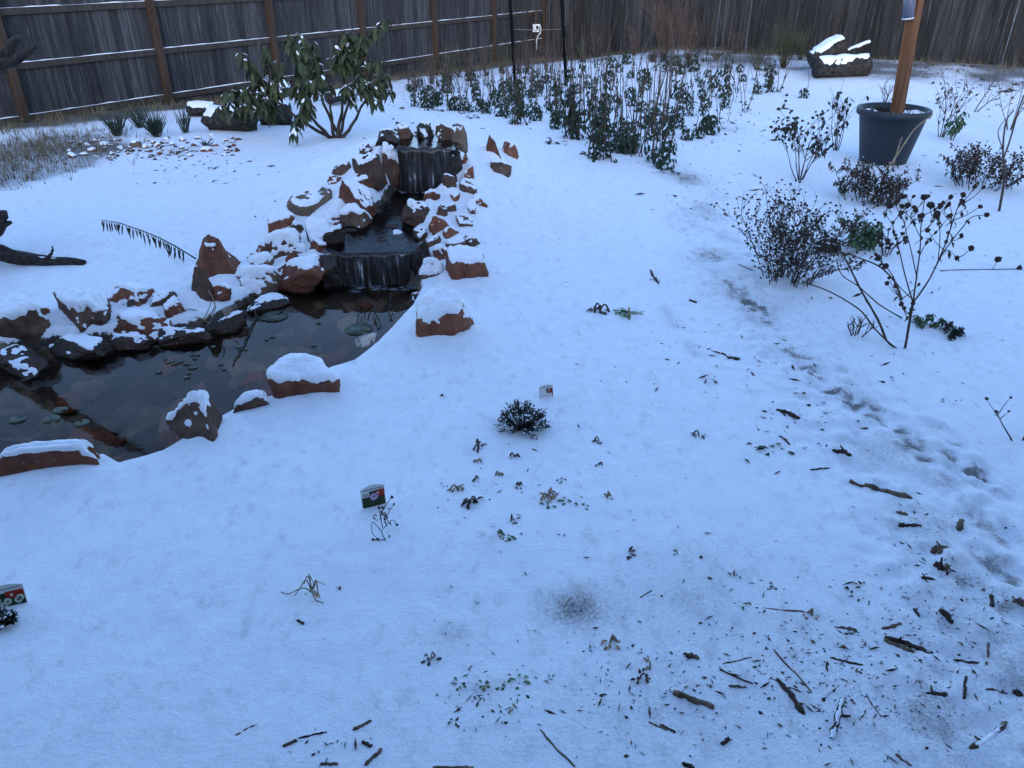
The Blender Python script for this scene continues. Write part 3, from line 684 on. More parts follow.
# ------------------------------------------------------------------ fences
def z_at(px_y): return px_y
RZ = [-.38, .33, 1.04]; TOP = 1.27
def left_fence():
    t = thing('wooden_fence', (FC.x, FC.y, -.8), 'weathered grey board fence with brown posts and three snow lined rails along the left', 'fence')
    base = Vector(t.location); ang = math.atan2(FD.y, FD.x); rot = Matrix.Rotation(ang, 3, 'Z')
    rg = random.Random(3)
    nb = 9
    for b in range(nb):
        m = MB(); s0 = b * BAY; x_ = .0
        while x_ < BAY - .01:
            w = min(rg.uniform(.13, .145), BAY - x_); c = FC - FD * (s0 + x_ + w / 2) - FN * (.055 + rg.uniform(-.003, .003))
            gz = G(c.x, c.y) - .05; top = TOP + rg.uniform(-.01, .01)
            m.box(Vector((c.x, c.y, (gz + top) / 2)) - base, (w - rg.uniform(.001, .005), .016, top - gz), rot); x_ += w
        m.build('board_panel', 'fence_board', t, smooth=False)
        c0 = FC - FD * (s0 + BAY / 2)
        for zr in RZ:
            m = MB(); m.box((0, 0, 0), (BAY - .10, .04, .09)); ro = m.build('rail', 'fence_rail', t, loc=Vector((c0.x, c0.y, zr)) - base - FN * .022, smooth=False, rot=(0, 0, ang))
            m = MB(); V = []; Fq = []; n_ = 60                       # thin broken line of snow lying on the rail
            for i in range(n_ + 1):
                u = i / n_; hgt = max(.001, .007 + .008 * float(vn(np.array([u * 14 + b * 9]), np.array([zr * 9 + .5]))[0])); xx = (u - .5) * (BAY - .12)
                V += [(xx, -.021, .0455), (xx, -.017, .0455 + hgt), (xx, .018, .0455 + hgt * .9)]
            for i in range(n_):
                a = i * 3; Fq += [(a, a + 3, a + 4, a + 1), (a + 1, a + 4, a + 5, a + 2)]
            m.add(V, Fq); so = m.build('snow_line', 'snow', ro)
    for b in range(nb + 1):
        c = FC - FD * (b * BAY); gz = G(c.x, c.y) - .1
        m = MB(); m.box((0, 0, 0), (.10, .10, TOP + .05 - gz), rot)
        m.build('post', 'fence_post', t, loc=Vector((c.x, c.y, (gz + TOP + .05) / 2)) - base + FN * .03, smooth=False)
left_fence()
def back_fence():
    t = thing('wooden_fence', (FC.x, FC.y, -.85), 'plain dark grey vertical board fence running across the back of the yard', 'fence')
    base = Vector(t.location); ang = math.atan2(BDIR.y, BDIR.x); rg = random.Random(8); x_ = .08
    rot = Matrix.Rotation(ang, 3, 'Z')
    for b in range(9):
        m = MB(); e = x_ + 2.4
        while x_ < e:
            w = rg.uniform(.12, .14); odd = not locals().get('odd', False); c = FC + BDIR * (x_ + w / 2) + BN * (.020 if odd else 0)
            gz = G(c.x, c.y) - .06; top = TOP + rg.uniform(-.012, .012)
            m.box(Vector((c.x, c.y, (gz + top) / 2)) - base, (w + rg.uniform(-.012, .03), .016, top - gz), rot); x_ += w
        m.build('board_panel', 'back_board', t, smooth=False)
back_fence()

def house():  # unseen wall and eave, added behind the camera to darken the near snow
    t = thing('house', (0, -1.6, 0), 'unseen added house wall with overhanging eave standing behind the viewer', 'house'); m = MB()
    m.box((0, -.2, 1.4), (18, .25, 3.6)); m.build('wall', 'log_bark', t, smooth=False)
    m = MB(); m.box((0, -.2, 3.25), (18.6, 3.0, .2), Matrix.Rotation(R(-8), 3, 'X')); m.build('roof', 'fence_rail', t, smooth=False)
house()
# ------------------------------------------------------------------ big leaning shrub with drooping leaves
def big_shrub():
    P = hit(336, 138); t = thing('evergreen_shrub', P, 'large evergreen shrub with drooping dark leaves and snow flecks before left fence', 'shrub')
    rg = random.Random(21); s = mpp(P); Y0 = P.y
    tips = [(240, 62, -.1), (262, 50, .2), (285, 42, .1), (298, 40, -.2), (318, 62, .2), (333, 50, .0), (352, 38, .2), (365, 42, -.2), (385, 28, .0), (376, 36, .2), (300, 70, -.4), (280, 66, .3), (322, 84, -.4), (340, 78, .2), (360, 74, -.3), (372, 84, .1), (390, 90, .0), (296, 96, -.4), (306, 110, -.5), (285, 98, .1), (345, 98, -.3), (363, 98, -.2), (378, 112, -.2), (300, 128, -.5), (294, 140, -.6), (310, 118, -.3), (225, 100, -.1), (240, 105, -.2), (255, 95, .1), (262, 112, -.2), (248, 118, -.1), (272, 106, .0), (275, 120, .1), (234, 94, .3), (328, 66, .1), (312, 48, .2), (356, 58, .0), (346, 62, -.1), (290, 54, .3), (308, 86, 0), (318, 102, -.2), (270, 82, .3), (388, 82, .2), (368, 56, .2), (218, 116, .0), (228, 124, -.1), (238, 122, .1), (222, 104, .2), (256, 122, -.2), (268, 124, .1), (248, 76, .1), (258, 84, .2), (305, 74, -.1), (332, 96, .2), (350, 110, -.1), (384, 70, .1), (392, 100, .2), (344, 40, .1)]
    st_ = MB(); lf = MB(); sn = MB()
    def br(a, b, r0, r1, bow):
        pts = []
        for i in range(7):
            u = i / 6; p = a.lerp(b, u); p.z += bow * math.sin(u * math.pi); pts.append(p + Vector([rg.uniform(-.012, .012) for _ in range(3)]))
        st_.tube(pts, [r0 + (r1 - r0) * i / 6 for i in range(7)], 6); return pts
    O = Vector((0, 0, -.05)); mains = []
    for (a_, b_, dy) in [(330, 100, 0), (300, 100, -.2), (275, 100, .1), (350, 92, .0), (365, 100, -.1), (315, 80, .1), (345, 75, .1)]:
        q = at_y(a_, b_, Y0 + dy) - P; mains.append(br(O + Vector((rg.uniform(-.06, .06), rg.uniform(-.05, .05), 0)), q, .028, .014, -.04))
    for (a_, b_, dy) in tips:
        q = at_y(a_, b_ - 9, Y0 + dy) - P
        if a_ < 280 and b_ > 88: src = mains[2][-1]
        else:
            src = min((p for mm in mains for p in mm[3:]), key=lambda p: (p - q).length)
        pts = br(src, q, .011, .005, .05); d = (pts[-1] - pts[-3]).normalized()
        nl = rg.randint(17, 23)
        for k in range(nl):
            an = 6.28 * k / nl + rg.uniform(-.3, .3); bp = pts[-1] - d * rg.uniform(0, .30)
            o_ = Vector((math.cos(an), math.sin(an), rg.uniform(-.5, .25)))
            LL, LW, LD, LF = rg.uniform(.13, .22), rg.uniform(.042, .066), rg.uniform(1.4, 3.0), rg.uniform(-.1, .3)
            lf.leaf(bp, o_, Vector((0, 0, 1)), LL, LW, LD, seg=5, fold=LF, shape=.5)
            if rg.random() < .16: lf.leaf(bp + o_ * .02 + Vector((0, 0, .010)), o_, Vector((0, 0, 1)), LL * rg.uniform(.3, .6), LW * rg.uniform(.5, .9), LD * .5, seg=4, fold=-.3, shape=.5, m=1)
    st_.build('stems', 'bark', t); lf.build('leaves', ['shrub_leaf', 'snow'], t)
big_shrub()

# ------------------------------------------------------------------ logs
def log(a, b, r, seed, label, name='log', flat=1.0, cover=.5, thick=.04, matn='log_bark', group=None, rg_=.12):
    a = Vector(a); b = Vector(b); c = (a + b) / 2; L = (b - a).length; n, rows = 22, 26
    V = []; F_ = []
    d = (b - a).normalized(); q = d.to_track_quat('X', 'Z').to_matrix()
    for i in range(rows + 1):
        u = i / rows - .5; k = 1 - .06 * abs(u) * 2
        for j in range(n):
            an = 6.283 * j / n; V.append((u * L, math.cos(an) * r * k, math.sin(an) * r * flat * k))
    V.append((-L / 2, 0, 0)); V.append((L / 2, 0, 0))
    for i in range(rows):
        for j in range(n): j2 = (j + 1) % n; F_.append((i * n + j, i * n + n + j, i * n + n + j2, i * n + j2))
    for j in range(n): j2 = (j + 1) % n; F_ += [(len(V) - 2, j, j2), (len(V) - 1, rows * n + j2, rows * n + j)]
    V = np.array(V); qq = V * np.array([1.2, 9, 9]) / max(r, .05) * .14
    rad = 1 + rg_ * fbm(qq[:, 0] + seed, qq[:, 1], qq[:, 2], seed=seed, o=3) + rg_ * 1.0 * fbm(qq[:, 0] * 1.2, qq[:, 1] * 5, qq[:, 2] * 5, seed=seed + 3, o=2)
    V[:, 1:] *= rad[:, None]; F_ = [f[::-1] for f in F_]
    me_ = np_mesh(name, V, F_, [matn], loc=c); me_.rotation_euler = q.to_euler(); tag(me_, label, 'log', group)
    if cover > 0: snow_cap(me_, q, seed, cover, thick, me_)
    return me_
def gp(px, py, dz=0): p = hit(px, py); p.z += dz; return p
GL = 'dark logs behind the shrub'
p = hit(232, 128); s = mpp(p)
log(gp(212, 129, .14), gp(254, 131, .15), .16, 3, 'rough barked log chunk lying left of the big shrub', group=GL, cover=.3, thick=.05, rg_=.22)
log(gp(190, 116, .10), gp(216, 116, .10), .11, 4, 'small dark log further back between spiky tufts and log chunk', group=GL, cover=.45, rg_=.2)
log(gp(262, 124, .12), gp(292, 124, .14), .16, 5, 'dark log lying half hidden under the big shrub leaves', group=GL, cover=.35, rg_=.22)
log(gp(254, 116, .22), gp(288, 110, .34), .12, 6, 'snow topped log propped behind the big shrub', group=GL, cover=.8, thick=.05, rg_=.15)
log(gp(330, 106, .12), gp(350, 102, .12), .10, 7, 'small snowy log behind the right side of big shrub', group=GL, cover=.7, rg_=.15)
# log pile at the right back
p1, p2, p3 = hit(835, 76), hit(838, 66), hit(845, 62); GR = 'old logs by the back fence'
Yl = hit(838, 78).y
a, b = at_y(816, 68, Yl + .1), at_y(868, 66, Yl + .15)
log(a, b, .20, 12, 'low hollow log lying in front of the right stump pile, snow along top', group=GR, cover=.30, thick=.03, rg_=.14)
a, b = at_y(812, 62, Yl + .45), at_y(842, 44, Yl + .5)
log(a, b, .22, 13, 'tall jagged stump at the left of right log pile, snow on shoulders', name='stump', group=GR, cover=.40, thick=.03, rg_=.2)
a, b = at_y(836, 56, Yl + .6), at_y(843, 42, Yl + .6)
log(a, b, .14, 15, 'short dark log end on top of the right log pile', group=GR, cover=.4, thick=.06, rg_=.3)
a, b = at_y(846, 52, Yl + .55), at_y(869, 43, Yl + .6)
log(a, b, .06, 14, 'thin split log slanting upward at the right of log pile', group=GR, cover=.9, thick=.05, flat=.5)

# ------------------------------------------------------------------ driftwood at the left
def driftwood():
    P = hit(-40, 268); t = thing('driftwood_trunk', P, 'dark forked driftwood trunk standing at the left edge with a limb on the snow', 'driftwood')
    rg = random.Random(2)
    def limb(name, pts, rad, n=9, jit=.12):
        m = MB(); pp = []; rr_ = []
        for i in range(len(pts) - 1):
            for k in range(4):
                u = k / 4; pp.append(Vector(pts[i]).lerp(Vector(pts[i + 1]), u) + Vector([rg.uniform(-.008, .008) for _ in range(3)])); rr_.append(rad[i] + (rad[i + 1] - rad[i]) * u)
        pp.append(Vector(pts[-1])); rr_.append(rad[-1]); m.tube(pp, rr_, n, jit=jit, rg=rg)
        return m.build(name, 'driftwood', t)
    Y0 = P.y
    A = lambda x_, y_, dy=0: at_y(x_, y_, Y0 + dy) - P
    base = Vector((0, 0, -.05))
    limb('trunk', [base + Vector((-.05, .05, 0)), Vector((-.02, .05, .25)), Vector((.02, .05, .55)), Vector((.0, .03, .85))], [.24, .22, .24, .17])
    limb('branch', [Vector((.0, .03, .8)), A(-8, 62), A(8, 52), A(18, 36)], [.07, .05, .04, .02])
    limb('branch', [Vector((.05, .03, .7)), A(-10, 70, -.1), A(14, 62, -.1), A(30, 50, -.1), A(37, 45, -.1)], [.06, .04, .028, .024, .010])
    limb('branch', [Vector((0, .05, .6)), Vector((.18, .05, .85)), Vector((.30, .05, 1.12))], [.16, .12, .06])
    limb('branch', [Vector((-.02, .05, .8)), Vector((-.28, .1, 1.05)), Vector((-.42, .05, 1.4))], [.11, .08, .03])
    lo = limb('branch', [A(-30, 246), A(10, 256), A(45, 262), A(85, 263)], [.075, .055, .045, .022])
    limb('branch', [A(-20, 235), A(0, 226), A(11, 222)], [.05, .035, .012])
    limb('branch', [A(49, 258), A(52, 251), A(53, 246)], [.012, .009, .003], 6)
    limb('root', [A(-40, 250), A(-14, 240), A(0, 225), A(2, 212)], [.09, .06, .05, .03])
    m = MB(); V = []; F_ = []
    for i in range(24):
        u = i / 23; q = A(-10 + 95 * u, 249.5 + 11.5 * u ** .6 + (3.0 if u > .9 else 0)); h_ = .012 * (1 - .5 * u) * (1 + .5 * math.sin(i * 2.1))
        w_ = .035 * (1 - .6 * u); V += [q + Vector((0, -w_, -.012)), q + Vector((0, -w_ * .3, h_)), q + Vector((0, w_, -.005))]
    for i in range(23): a = i * 3; F_ += [(a, a + 3, a + 4, a + 1), (a + 1, a + 4, a + 5, a + 2)]
    m.add(V, F_); m.build('snow_line', 'snow', t)
driftwood()

# ------------------------------------------------------------------ grasses, tufts
def tuft(px, py, hpx, wpx, n, label, matn='yucca_leaf', seed=1, group=None, name='spiky_tuft', cat='plant', droop=.4, w=.012):
    P = hit(px, py); s = mpp(P); rg = random.Random(seed); m = MB()
    for i in range(n):
        an = rg.uniform(0, 6.28); lean = rg.uniform(.05, 1) * (wpx / 2) / hpx
        d = Vector((math.cos(an) * lean, math.sin(an) * lean, 1)).normalized()
        m.leaf(Vector((rg.uniform(-.03, .03), rg.uniform(-.03, .03), -.02)), d, Vector((-d.y, d.x, .1)), rg.uniform(.6, 1.05) * hpx * s * 1.1, w, droop * rg.uniform(.2, 1), seg=4, shape=.4)
    o = m.build(name, matn, loc=P); tag(o, label, cat, group); return o
GT = 'spiky tufts by the left fence'
tuft(118, 136, 28, 36, 90, 'leftmost spiky grey-green tuft at the fence foot', seed=1, group=GT)
tuft(157, 137, 30, 44, 110, 'widest spiky grey-green tuft in the middle of the rubble bed', seed=2, group=GT)
tuft(140, 128, 24, 30, 60, 'spiky tuft behind between the two larger tufts', seed=3, group=GT)
tuft(186, 133, 26, 22, 40, 'thin upright spiky tuft nearest the dark logs', seed=4, group=GT)
tuft(206, 147, 12, 24, 24, 'small sparse tuft in stones before the log chunk', seed=6, group=GT)
def grass_field():
    m = MB(); rg = random.Random(4)
    def blade(xx, yy, h_):
        zz = G(xx, yy) if False else None
        return
    pts = []
    while len(pts) < 5200:
        r_ = rg.random()
        if r_ < .5:
            s_ = rg.uniform(0, 9 * BAY); o_ = abs(rg.gauss(0, .35)); q = FC - FD * s_ + FN * (.06 + o_)
            if s_ < 4.5 * BAY and rg.random() < .3: continue
        elif r_ < .8: q = Vector((gx.x - .5 + rg.gauss(0, .55), gx.y + rg.gauss(0, 1.2), 0))
        else: s_ = rg.uniform(0, 14); o_ = abs(rg.gauss(0, .55)); q = FC + BDIR * s_ + BN * (.05 + o_)
        pts.append((q.x, q.y))
    A_ = np.array(pts); zz = gh(A_[:, 0], A_[:, 1]); dpx = 0
    for (xx, yy), z_ in zip(pts, zz):
        for _ in range(3):
            an = rg.uniform(0, 6.28); h_ = rg.uniform(.04, .16); l_ = rg.uniform(.2, .9) * h_; w = .005
            c_, s_ = math.cos(an), math.sin(an); b = Vector((xx + rg.uniform(-.04, .04), yy + rg.uniform(-.04, .04), z_ - .01))
            m.add([b + Vector((-s_ * w, c_ * w, 0)), b + Vector((s_ * w, -c_ * w, 0)), b + Vector((c_ * l_, s_ * l_, h_))], [(0, 1, 2)])
    kind(m.build('dry_grass', 'grass_blade', smooth=False), 'stuff')
grass_field()
def frond_plant():
    P = hit(196, 262); t = thing('arching_frond', P, 'arching dry stem with a row of hanging blade leaflets above the pond rocks', 'plant')
    Y0 = P.y; m = MB(); lf = MB(); px = [(196, 259), (188, 254), (175, 246), (160, 238), (140, 230), (120, 223), (102, 220)]
    pts = [at_y(a, b, Y0 - .03 * i) - P for i, (a, b) in enumerate(px)]; m.tube(pts, [.006, .005, .005, .004, .004, .003, .002], 5); rg = random.Random(3)
    for i in range(38):
        u = .22 + .78 * i / 37; f = u * (len(pts) - 1); k = min(int(f), len(pts) - 2); q = pts[k].lerp(pts[k + 1], f - k)
        lf.leaf(q, Vector((rg.uniform(-.5, .3), rg.uniform(-.4, .2), -1)), Vector((0, -1, 0)), rg.uniform(.07, .12) * (1.1 - .4 * u), .012, .4, seg=3)
    m.build('stem', 'dark_twig', t); lf.build('leaflets', 'dark_leaf', t)
frond_plant()

# ------------------------------------------------------------------ twiggy dry plants
def twiggy(P, rg, stems, h, spread, lev=2, r0=.006, heads=None, leaves=None, bend=.25, kids_n=(3, 5), leafn=0, leafL=.05, lean=(0, 0), headp=.8, mini=.35, base=.03):
    sm = MB(); hd = MB(); lf = MB()
    def grow(a, d, L, r, k):
        pts = [a]; n = 5; dd = d.copy()
        for i in range(n):
            dd = (dd + Vector([rg.uniform(-bend, bend) * .5 for _ in range(3)]) + Vector((0, 0, .05))).normalized(); pts.append(pts[-1] + dd * L / n)
        sm.tube(pts, [r * (1 - .6 * i / n) for i in range(n + 1)], 4 if k else 5)
        if k < lev:
            for _ in range(rg.randint(*kids_n)):
                f = rg.uniform(mini, 1) * n; i = min(int(f), n - 1); q = pts[i].lerp(pts[i + 1], f - i)
                an = rg.uniform(0, 6.28); side = Vector((math.cos(an), math.sin(an), rg.uniform(-.2, .5)))
                grow(q, (dd * .75 + side * .75).normalized(), L * rg.uniform(.3, .55), r * .55, k + 1)
        if heads and (k == lev or rg.random() < .5) and rg.random() < headp: hd.ball(pts[-1], heads * rg.uniform(.7, 1.2), rg=rg, sq=(1, 1, .8))
        for _ in range(leafn if k else 0):
            q = pts[rg.randint(1, n)]; an = rg.uniform(0, 6.28)
            lf.leaf(q, Vector((math.cos(an), math.sin(an), rg.uniform(-.8, .2))), Vector((0, 0, 1)), leafL * rg.uniform(.6, 1.2), leafL * .45, rg.uniform(.5, 2), seg=2)
    for i in range(stems):
        an = 6.28 * i / stems + rg.uniform(-.5, .5); e = rg.uniform(.2, 1) * spread
        d = Vector((math.cos(an) * e + lean[0], math.sin(an) * e + lean[1], 1)).normalized()
        bx_, by_ = math.cos(an) * e / max(spread, .01) * base, math.sin(an) * e / max(spread, .01) * base; grow(Vector((bx_, by_, -.02)), d, h * rg.uniform(.65, 1), r0, 0)
    return sm, hd, lf
def split_heads(hd, t, headm):
    k = len(ICO_V); nf = len(ICO_F)
    for i in range(min(hd.n // k, 100)):
        c = sum((Vector(v) for v in hd.v[i * k:(i + 1) * k]), Vector()) / k
        m = MB(); m.add([Vector(v) - c for v in hd.v[i * k:(i + 1) * k]], ICO_F); m.build('seed_head', headm, t, loc=c)
def dry_plant(px, py, hpx, label, stems, spread, seed, heads=.012, leaves=0, lev=2, r0=.006, matn='twig', headm='seed_head', leafm='dead_leaf', name='dry_plant', group=None, leafL=.05, lean=(0, 0), kids_n=(3, 5), bend=.25, headp=.8, mini=.35, base=.03):
    P = hit(px, py); h = height_to(P, py - hpx); rg = random.Random(seed)
    t = thing(name, P, label, 'plant', group)
    sm, hd, lf = twiggy(P, rg, stems, h, spread, lev, r0, heads, None, bend, kids_n, leaves, leafL, lean, headp, mini, base)
    sm.build('stems', matn, t)
    if heads < .015:
        if hd.n:
            lf.add(hd.v, hd.f, 1); k = len(ICO_V)
            for i in range(hd.n // k):
                if rg.random() < .45: lf.ball(Vector(hd.v[i * k]) + Vector((rg.uniform(-.02, .02), rg.uniform(-.02, .02), .006)), heads * rg.uniform(.5, .9), 2, (1.3, 1.3, .6), rg, .3)
    else: split_heads(hd, t, headm)
    if lf.n: lf.build('leaves', [leafm, headm, 'snow'], t)
    return t
dry_plant(785, 280, 80, 'dense rounded dry bush with many tiny dark seed heads left of the branchy sapling', 34, .72, 1, heads=.009, lev=2, leaves=1, leafL=.03, r0=.004, kids_n=(4, 6), mini=.05, base=.17, bend=.5, name='dry_bush')
dry_plant(800, 180, 60, 'loose dry plant with dark seed heads left of the blue-grey pot', 9, .8, 2, heads=.018, lev=2, leaves=1, leafL=.07, leafm='dark_leaf', kids_n=(2, 4))
dry_plant(836, 150, 62, 'upright bare twigs with few leaves just left of the pot', 6, .25, 3, heads=.0, lev=1, leaves=2, leafL=.09, leafm='dark_leaf')
dry_plant(872, 200, 36, 'low tangled grey bush in front of the pot', 24, 1.0, 4, base=.25, mini=.05, bend=.45, heads=.008, lev=2, leaves=2, leafL=.04, r0=.005, kids_n=(4, 6), name='dry_bush')
dry_plant(975, 186, 44, 'low tangled dry bush with dark beads right of the pot', 22, 1.1, 5, base=.3, mini=.05, bend=.45, heads=.010, lev=2, leaves=1, leafL=.05, r0=.005, kids_n=(4, 6), matn='dark_twig', name='dry_bush')
dry_plant(941, 137, 62, 'thin upright twigs with drooping leaves behind the right side of the pot', 7, .35, 6, heads=0, lev=1, leaves=2, leafL=.07)
dry_plant(952, 140, 25, 'small green leafed plant right of the pot rim', 5, .7, 7, heads=0, lev=1, leaves=4, leafL=.09, leafm='green_leaf')
dry_plant(885, 103, 24, 'short bare stub twigs behind the left rim of pot', 5, .5, 8, heads=0, lev=1, r0=.009)
dry_plant(975, 112, 45, 'thin bare leaning twig by the back litter strip', 2, .5, 9, heads=0, lev=1, r0=.010, lean=(.4, 0))
dry_plant(1010, 130, 60, 'bare brushy weed stems at the right edge by the back fence', 6, .5, 10, heads=0, lev=1, r0=.006)
dry_plant(858, 248, 30, 'low green leafy clump behind the branchy sapling', 10, 1.4, 11, heads=0, lev=1, leaves=6, leafL=.075, leafm='green_leaf', r0=.005, name='green_clump')
dry_plant(828, 250, 16, 'smaller dark green leafy clump right of the rounded dry bush', 8, 1.4, 12, heads=0, lev=1, leaves=5, leafL=.06, leafm='dark_leaf', r0=.004, name='green_clump')
dry_plant(926, 325, 14, 'wilted dark leafy sprig right of the sapling foot', 5, 1.2, 13, heads=0, lev=1, leaves=5, leafL=.045, leafm='green_leaf', r0=.004)
dry_plant(948, 334, 16, 'rounded little wilted sprig with one upright twig, furthest from the sapling foot', 4, .8, 14, heads=0, lev=1, leaves=6, leafL=.045, leafm='dark_leaf', r0=.004)
dry_plant(856, 335, 20, 'broken bare twigs poking from snow left of the sapling', 6, 1.2, 15, heads=0, lev=1, r0=.005)
dry_plant(1018, 440, 48, 'thin bare twig with buds at the right picture edge', 2, .6, 16, heads=.008, lev=1, r0=.004, lean=(-.3, 0))
dry_plant(885, 255, 26, 'tall sparse seed stems at the back of the green clump', 5, .5, 17, heads=.018, lev=1)
dry_plant(664, 38 + 22, 60, 'rusty brown brush against the back fence', 46, .5, 18, heads=0, lev=2, r0=.006, matn='rust_stem', kids_n=(2, 4), name='dry_brush')
dry_plant(688, 60, 50, 'second rusty brush nearer the middle of back fence', 26, .5, 19, heads=0, lev=2, r0=.005, matn='rust_stem', kids_n=(2, 3), name='dry_brush')
dry_plant(783, 68, 40, 'olive brushy bush before the back fence left of the log pile', 44, .55, 20, heads=0, lev=2, r0=.006, matn='olive_stem', kids_n=(3, 5), name='dry_brush')
dry_plant(757, 70, 26, 'low olive brush left of the taller olive bush', 26, .7, 21, heads=0, lev=2, r0=.005, matn='olive_stem', name='dry_brush')
dry_plant(653, 62, 12, 'low dark brown brush clump in the back of the green bed', 24, 1.0, 22, heads=0, lev=2, r0=.006, matn='rust_stem', name='dry_brush')
dry_plant(716, 60, 10, 'small brown brush clump at the back right of the bed', 20, 1.0, 23, heads=0, lev=2, r0=.006, matn='rust_stem', name='dry_brush')
dry_plant(828, 62, 78, 'tall bare sapling behind the right log pile', 3, .2, 24, heads=0, lev=2, r0=.012, matn='dark_twig', kids_n=(3, 5))
dry_plant(520, 74, 86, 'bare climbing shrub with fine twigs in the fence corner', 7, .35, 25, heads=0, lev=2, r0=.009, matn='dark_twig', kids_n=(4, 6))

for i_, (a_, b_, h_, mt_) in enumerate([(415, 92, 26, 'twig'), (432, 84, 30, 'twig'), (450, 80, 34, 'olive_stem'), (468, 78, 30, 'twig'), (486, 76, 34, 'twig'), (503, 74, 30, 'olive_stem'), (528, 72, 36, 'twig'), (546, 70, 30, 'twig'), (582, 62, 26, 'olive_stem'), (598, 58, 30, 'twig'), (616, 56, 34, 'twig'), (634, 55, 30, 'rust_stem'), (735, 54, 26, 'twig'), (800, 60, 34, 'olive_stem')]):
    dry_plant(a_, b_, h_, 'dry upright weed stems at the foot of the fence behind the green bed', 16, .35, 60 + i_, heads=0, lev=1, r0=.007, matn=mt_, kids_n=(2, 3), name='dry_weed', group='dry weeds along the fence')
def traced(name, base_px, lines, label, matn='twig', heads=None, hr=.02, cat='plant', seed=0, dy=.12, leafy=0, leafm='dead_leaf', sides=6, group=None, rk=.8):
    P = hit(*base_px); t = thing(name, P, label, cat, group); rg = random.Random(seed); m = MB(); hd = MB(); lf = MB()
    for pts, r0, r1 in lines:
        off = rg.uniform(-dy, dy); n = len(pts); Q = []
        for i, p in enumerate(pts):
            yy = P.y + (p[2] if len(p) > 2 else off * (i / max(n - 1, 1)))
            q = at_y(p[0], p[1], yy); q.z = max(q.z, G(q.x, q.y) + .002) if i else q.z; Q.append(q - P)
        D = []                                              # smooth by Catmull-Rom
        for i in range(n - 1):
            p0, p1, p2, p3 = Q[max(i - 1, 0)], Q[i], Q[i + 1], Q[min(i + 2, n - 1)]
            for k in range(5):
                u = k / 5; D.append(.5 * ((2 * p1) + (p2 - p0) * u + (2 * p0 - 5 * p1 + 4 * p2 - p3) * u * u + (3 * p1 - p0 - 3 * p2 + p3) * u ** 3))
        D.append(Q[-1]); L = len(D); m.tube(D, [(r0 + (r1 - r0) * i / (L - 1)) * rk for i in range(L)], sides, jit=.12, rg=rg)
        if heads and rg.random() < heads:
            hd.ball(D[-1], hr * rg.uniform(.8, 1.2), rg=rg, j=.3)
        for _ in range(leafy):
            q = D[rg.randint(L // 3, L - 1)]; an = rg.uniform(0, 6.28)
            kk = min(1, mpp(P) / .007); lf.leaf(q, Vector((math.cos(an), math.sin(an), -.6)), Vector((0, 0, 1)), rg.uniform(.03, .06) * kk, .025 * kk, 1.2, seg=2)
            if rg.random() < .35:                          # side twig with head
                e = q + Vector((math.cos(an), math.sin(an), .9)) * rg.uniform(.05, .13) * kk; m.tube([q, q.lerp(e, .5) + Vector((0, 0, -.01)), e], [.003, .002, .0015], 4)
                if heads: hd.ball(e, hr * rg.uniform(.5, .9), rg=rg, j=.3)
    m.build('stems', matn, t)
    split_heads(hd, t, 'seed_head')
    if lf.n: lf.build('leaves', leafm, t)
    return t
traced('branchy_sapling', (905, 348), [
    ([(905, 348), (909, 325), (913, 303)], .012, .010),
    ([(913, 303), (916, 280), (920, 250), (921, 225), (925, 197)], .008, .003),
    ([(913, 303), (930, 278), (945, 245), (955, 215), (963, 195)], .008, .003),
    ([(934, 270), (945, 250), (962, 228), (972, 217), (987, 215)], .006, .003),
    ([(913, 303), (905, 275), (898, 245), (893, 225), (901, 213)], .006, .003),
    ([(917, 278), (911, 250), (905, 225), (908, 205)], .005, .002),
    ([(913, 300), (898, 285), (890, 272), (878, 258)], .005, .002),
    ([(908, 320), (900, 300), (895, 280), (886, 266)], .005, .002),
    ([(920, 255), (928, 240), (940, 228), (949, 216)], .004, .002),
    ([(922, 240), (915, 225), (915, 210)], .004, .002),
    ([(930, 278), (938, 262), (947, 250), (957, 258)], .004, .002),
    ([(938, 262), (940, 235), (938, 214), (932, 205)], .004, .002),
    ([(899, 250), (888, 238), (880, 236)], .003, .002),
    ([(950, 230), (952, 215), (949, 204)], .003, .002),
    ([(955, 215), (965, 208), (962, 201)], .003, .002),
    ([(921, 232), (930, 226), (937, 215)], .003, .002),
    ([(905, 232), (912, 222), (922, 216)], .003, .002),
    ([(893, 225), (886, 214), (890, 205)], .003, .002)],
    'branchy leafless sapling with dark dried seed heads standing alone in the snow', 'twig', heads=1, hr=.017, seed=3, leafy=5, dy=.25, rk=.62)
traced('fallen_cane', (886, 340), [([(886, 340), (878, 320), (862, 292), (850, 268), (843, 254)], .009, .005), ([(880, 325), (872, 310), (865, 300)], .004, .002)], 'bare brown cane leaning left beside the sapling', seed=4)
traced('fallen_cane', (902, 300), [([(902, 300), (895, 282), (880, 267), (862, 259), (842, 253), (818, 254)], .008, .004)], 'arched bare cane bending down to the rounded dry bush', seed=5, dy=.05)
traced('fallen_cane', (893, 348), [([(910, 354), (895, 348), (876, 330), (862, 312), (845, 300), (826, 290), (806, 283)], .007, .004), ([(870, 322), (866, 332), (862, 338)], .004, .002), ([(884, 338), (890, 345), (893, 352)], .004, .002)], 'long low cane sprawling from the sapling foot to the rounded dry bush', seed=6, dy=.02)
traced('fallen_cane', (902, 318), [([(902, 318), (880, 305), (858, 286), (842, 275), (836, 258)], .006, .003)], 'thin crossing cane behind the leaning brown cane', seed=7, dy=.05)
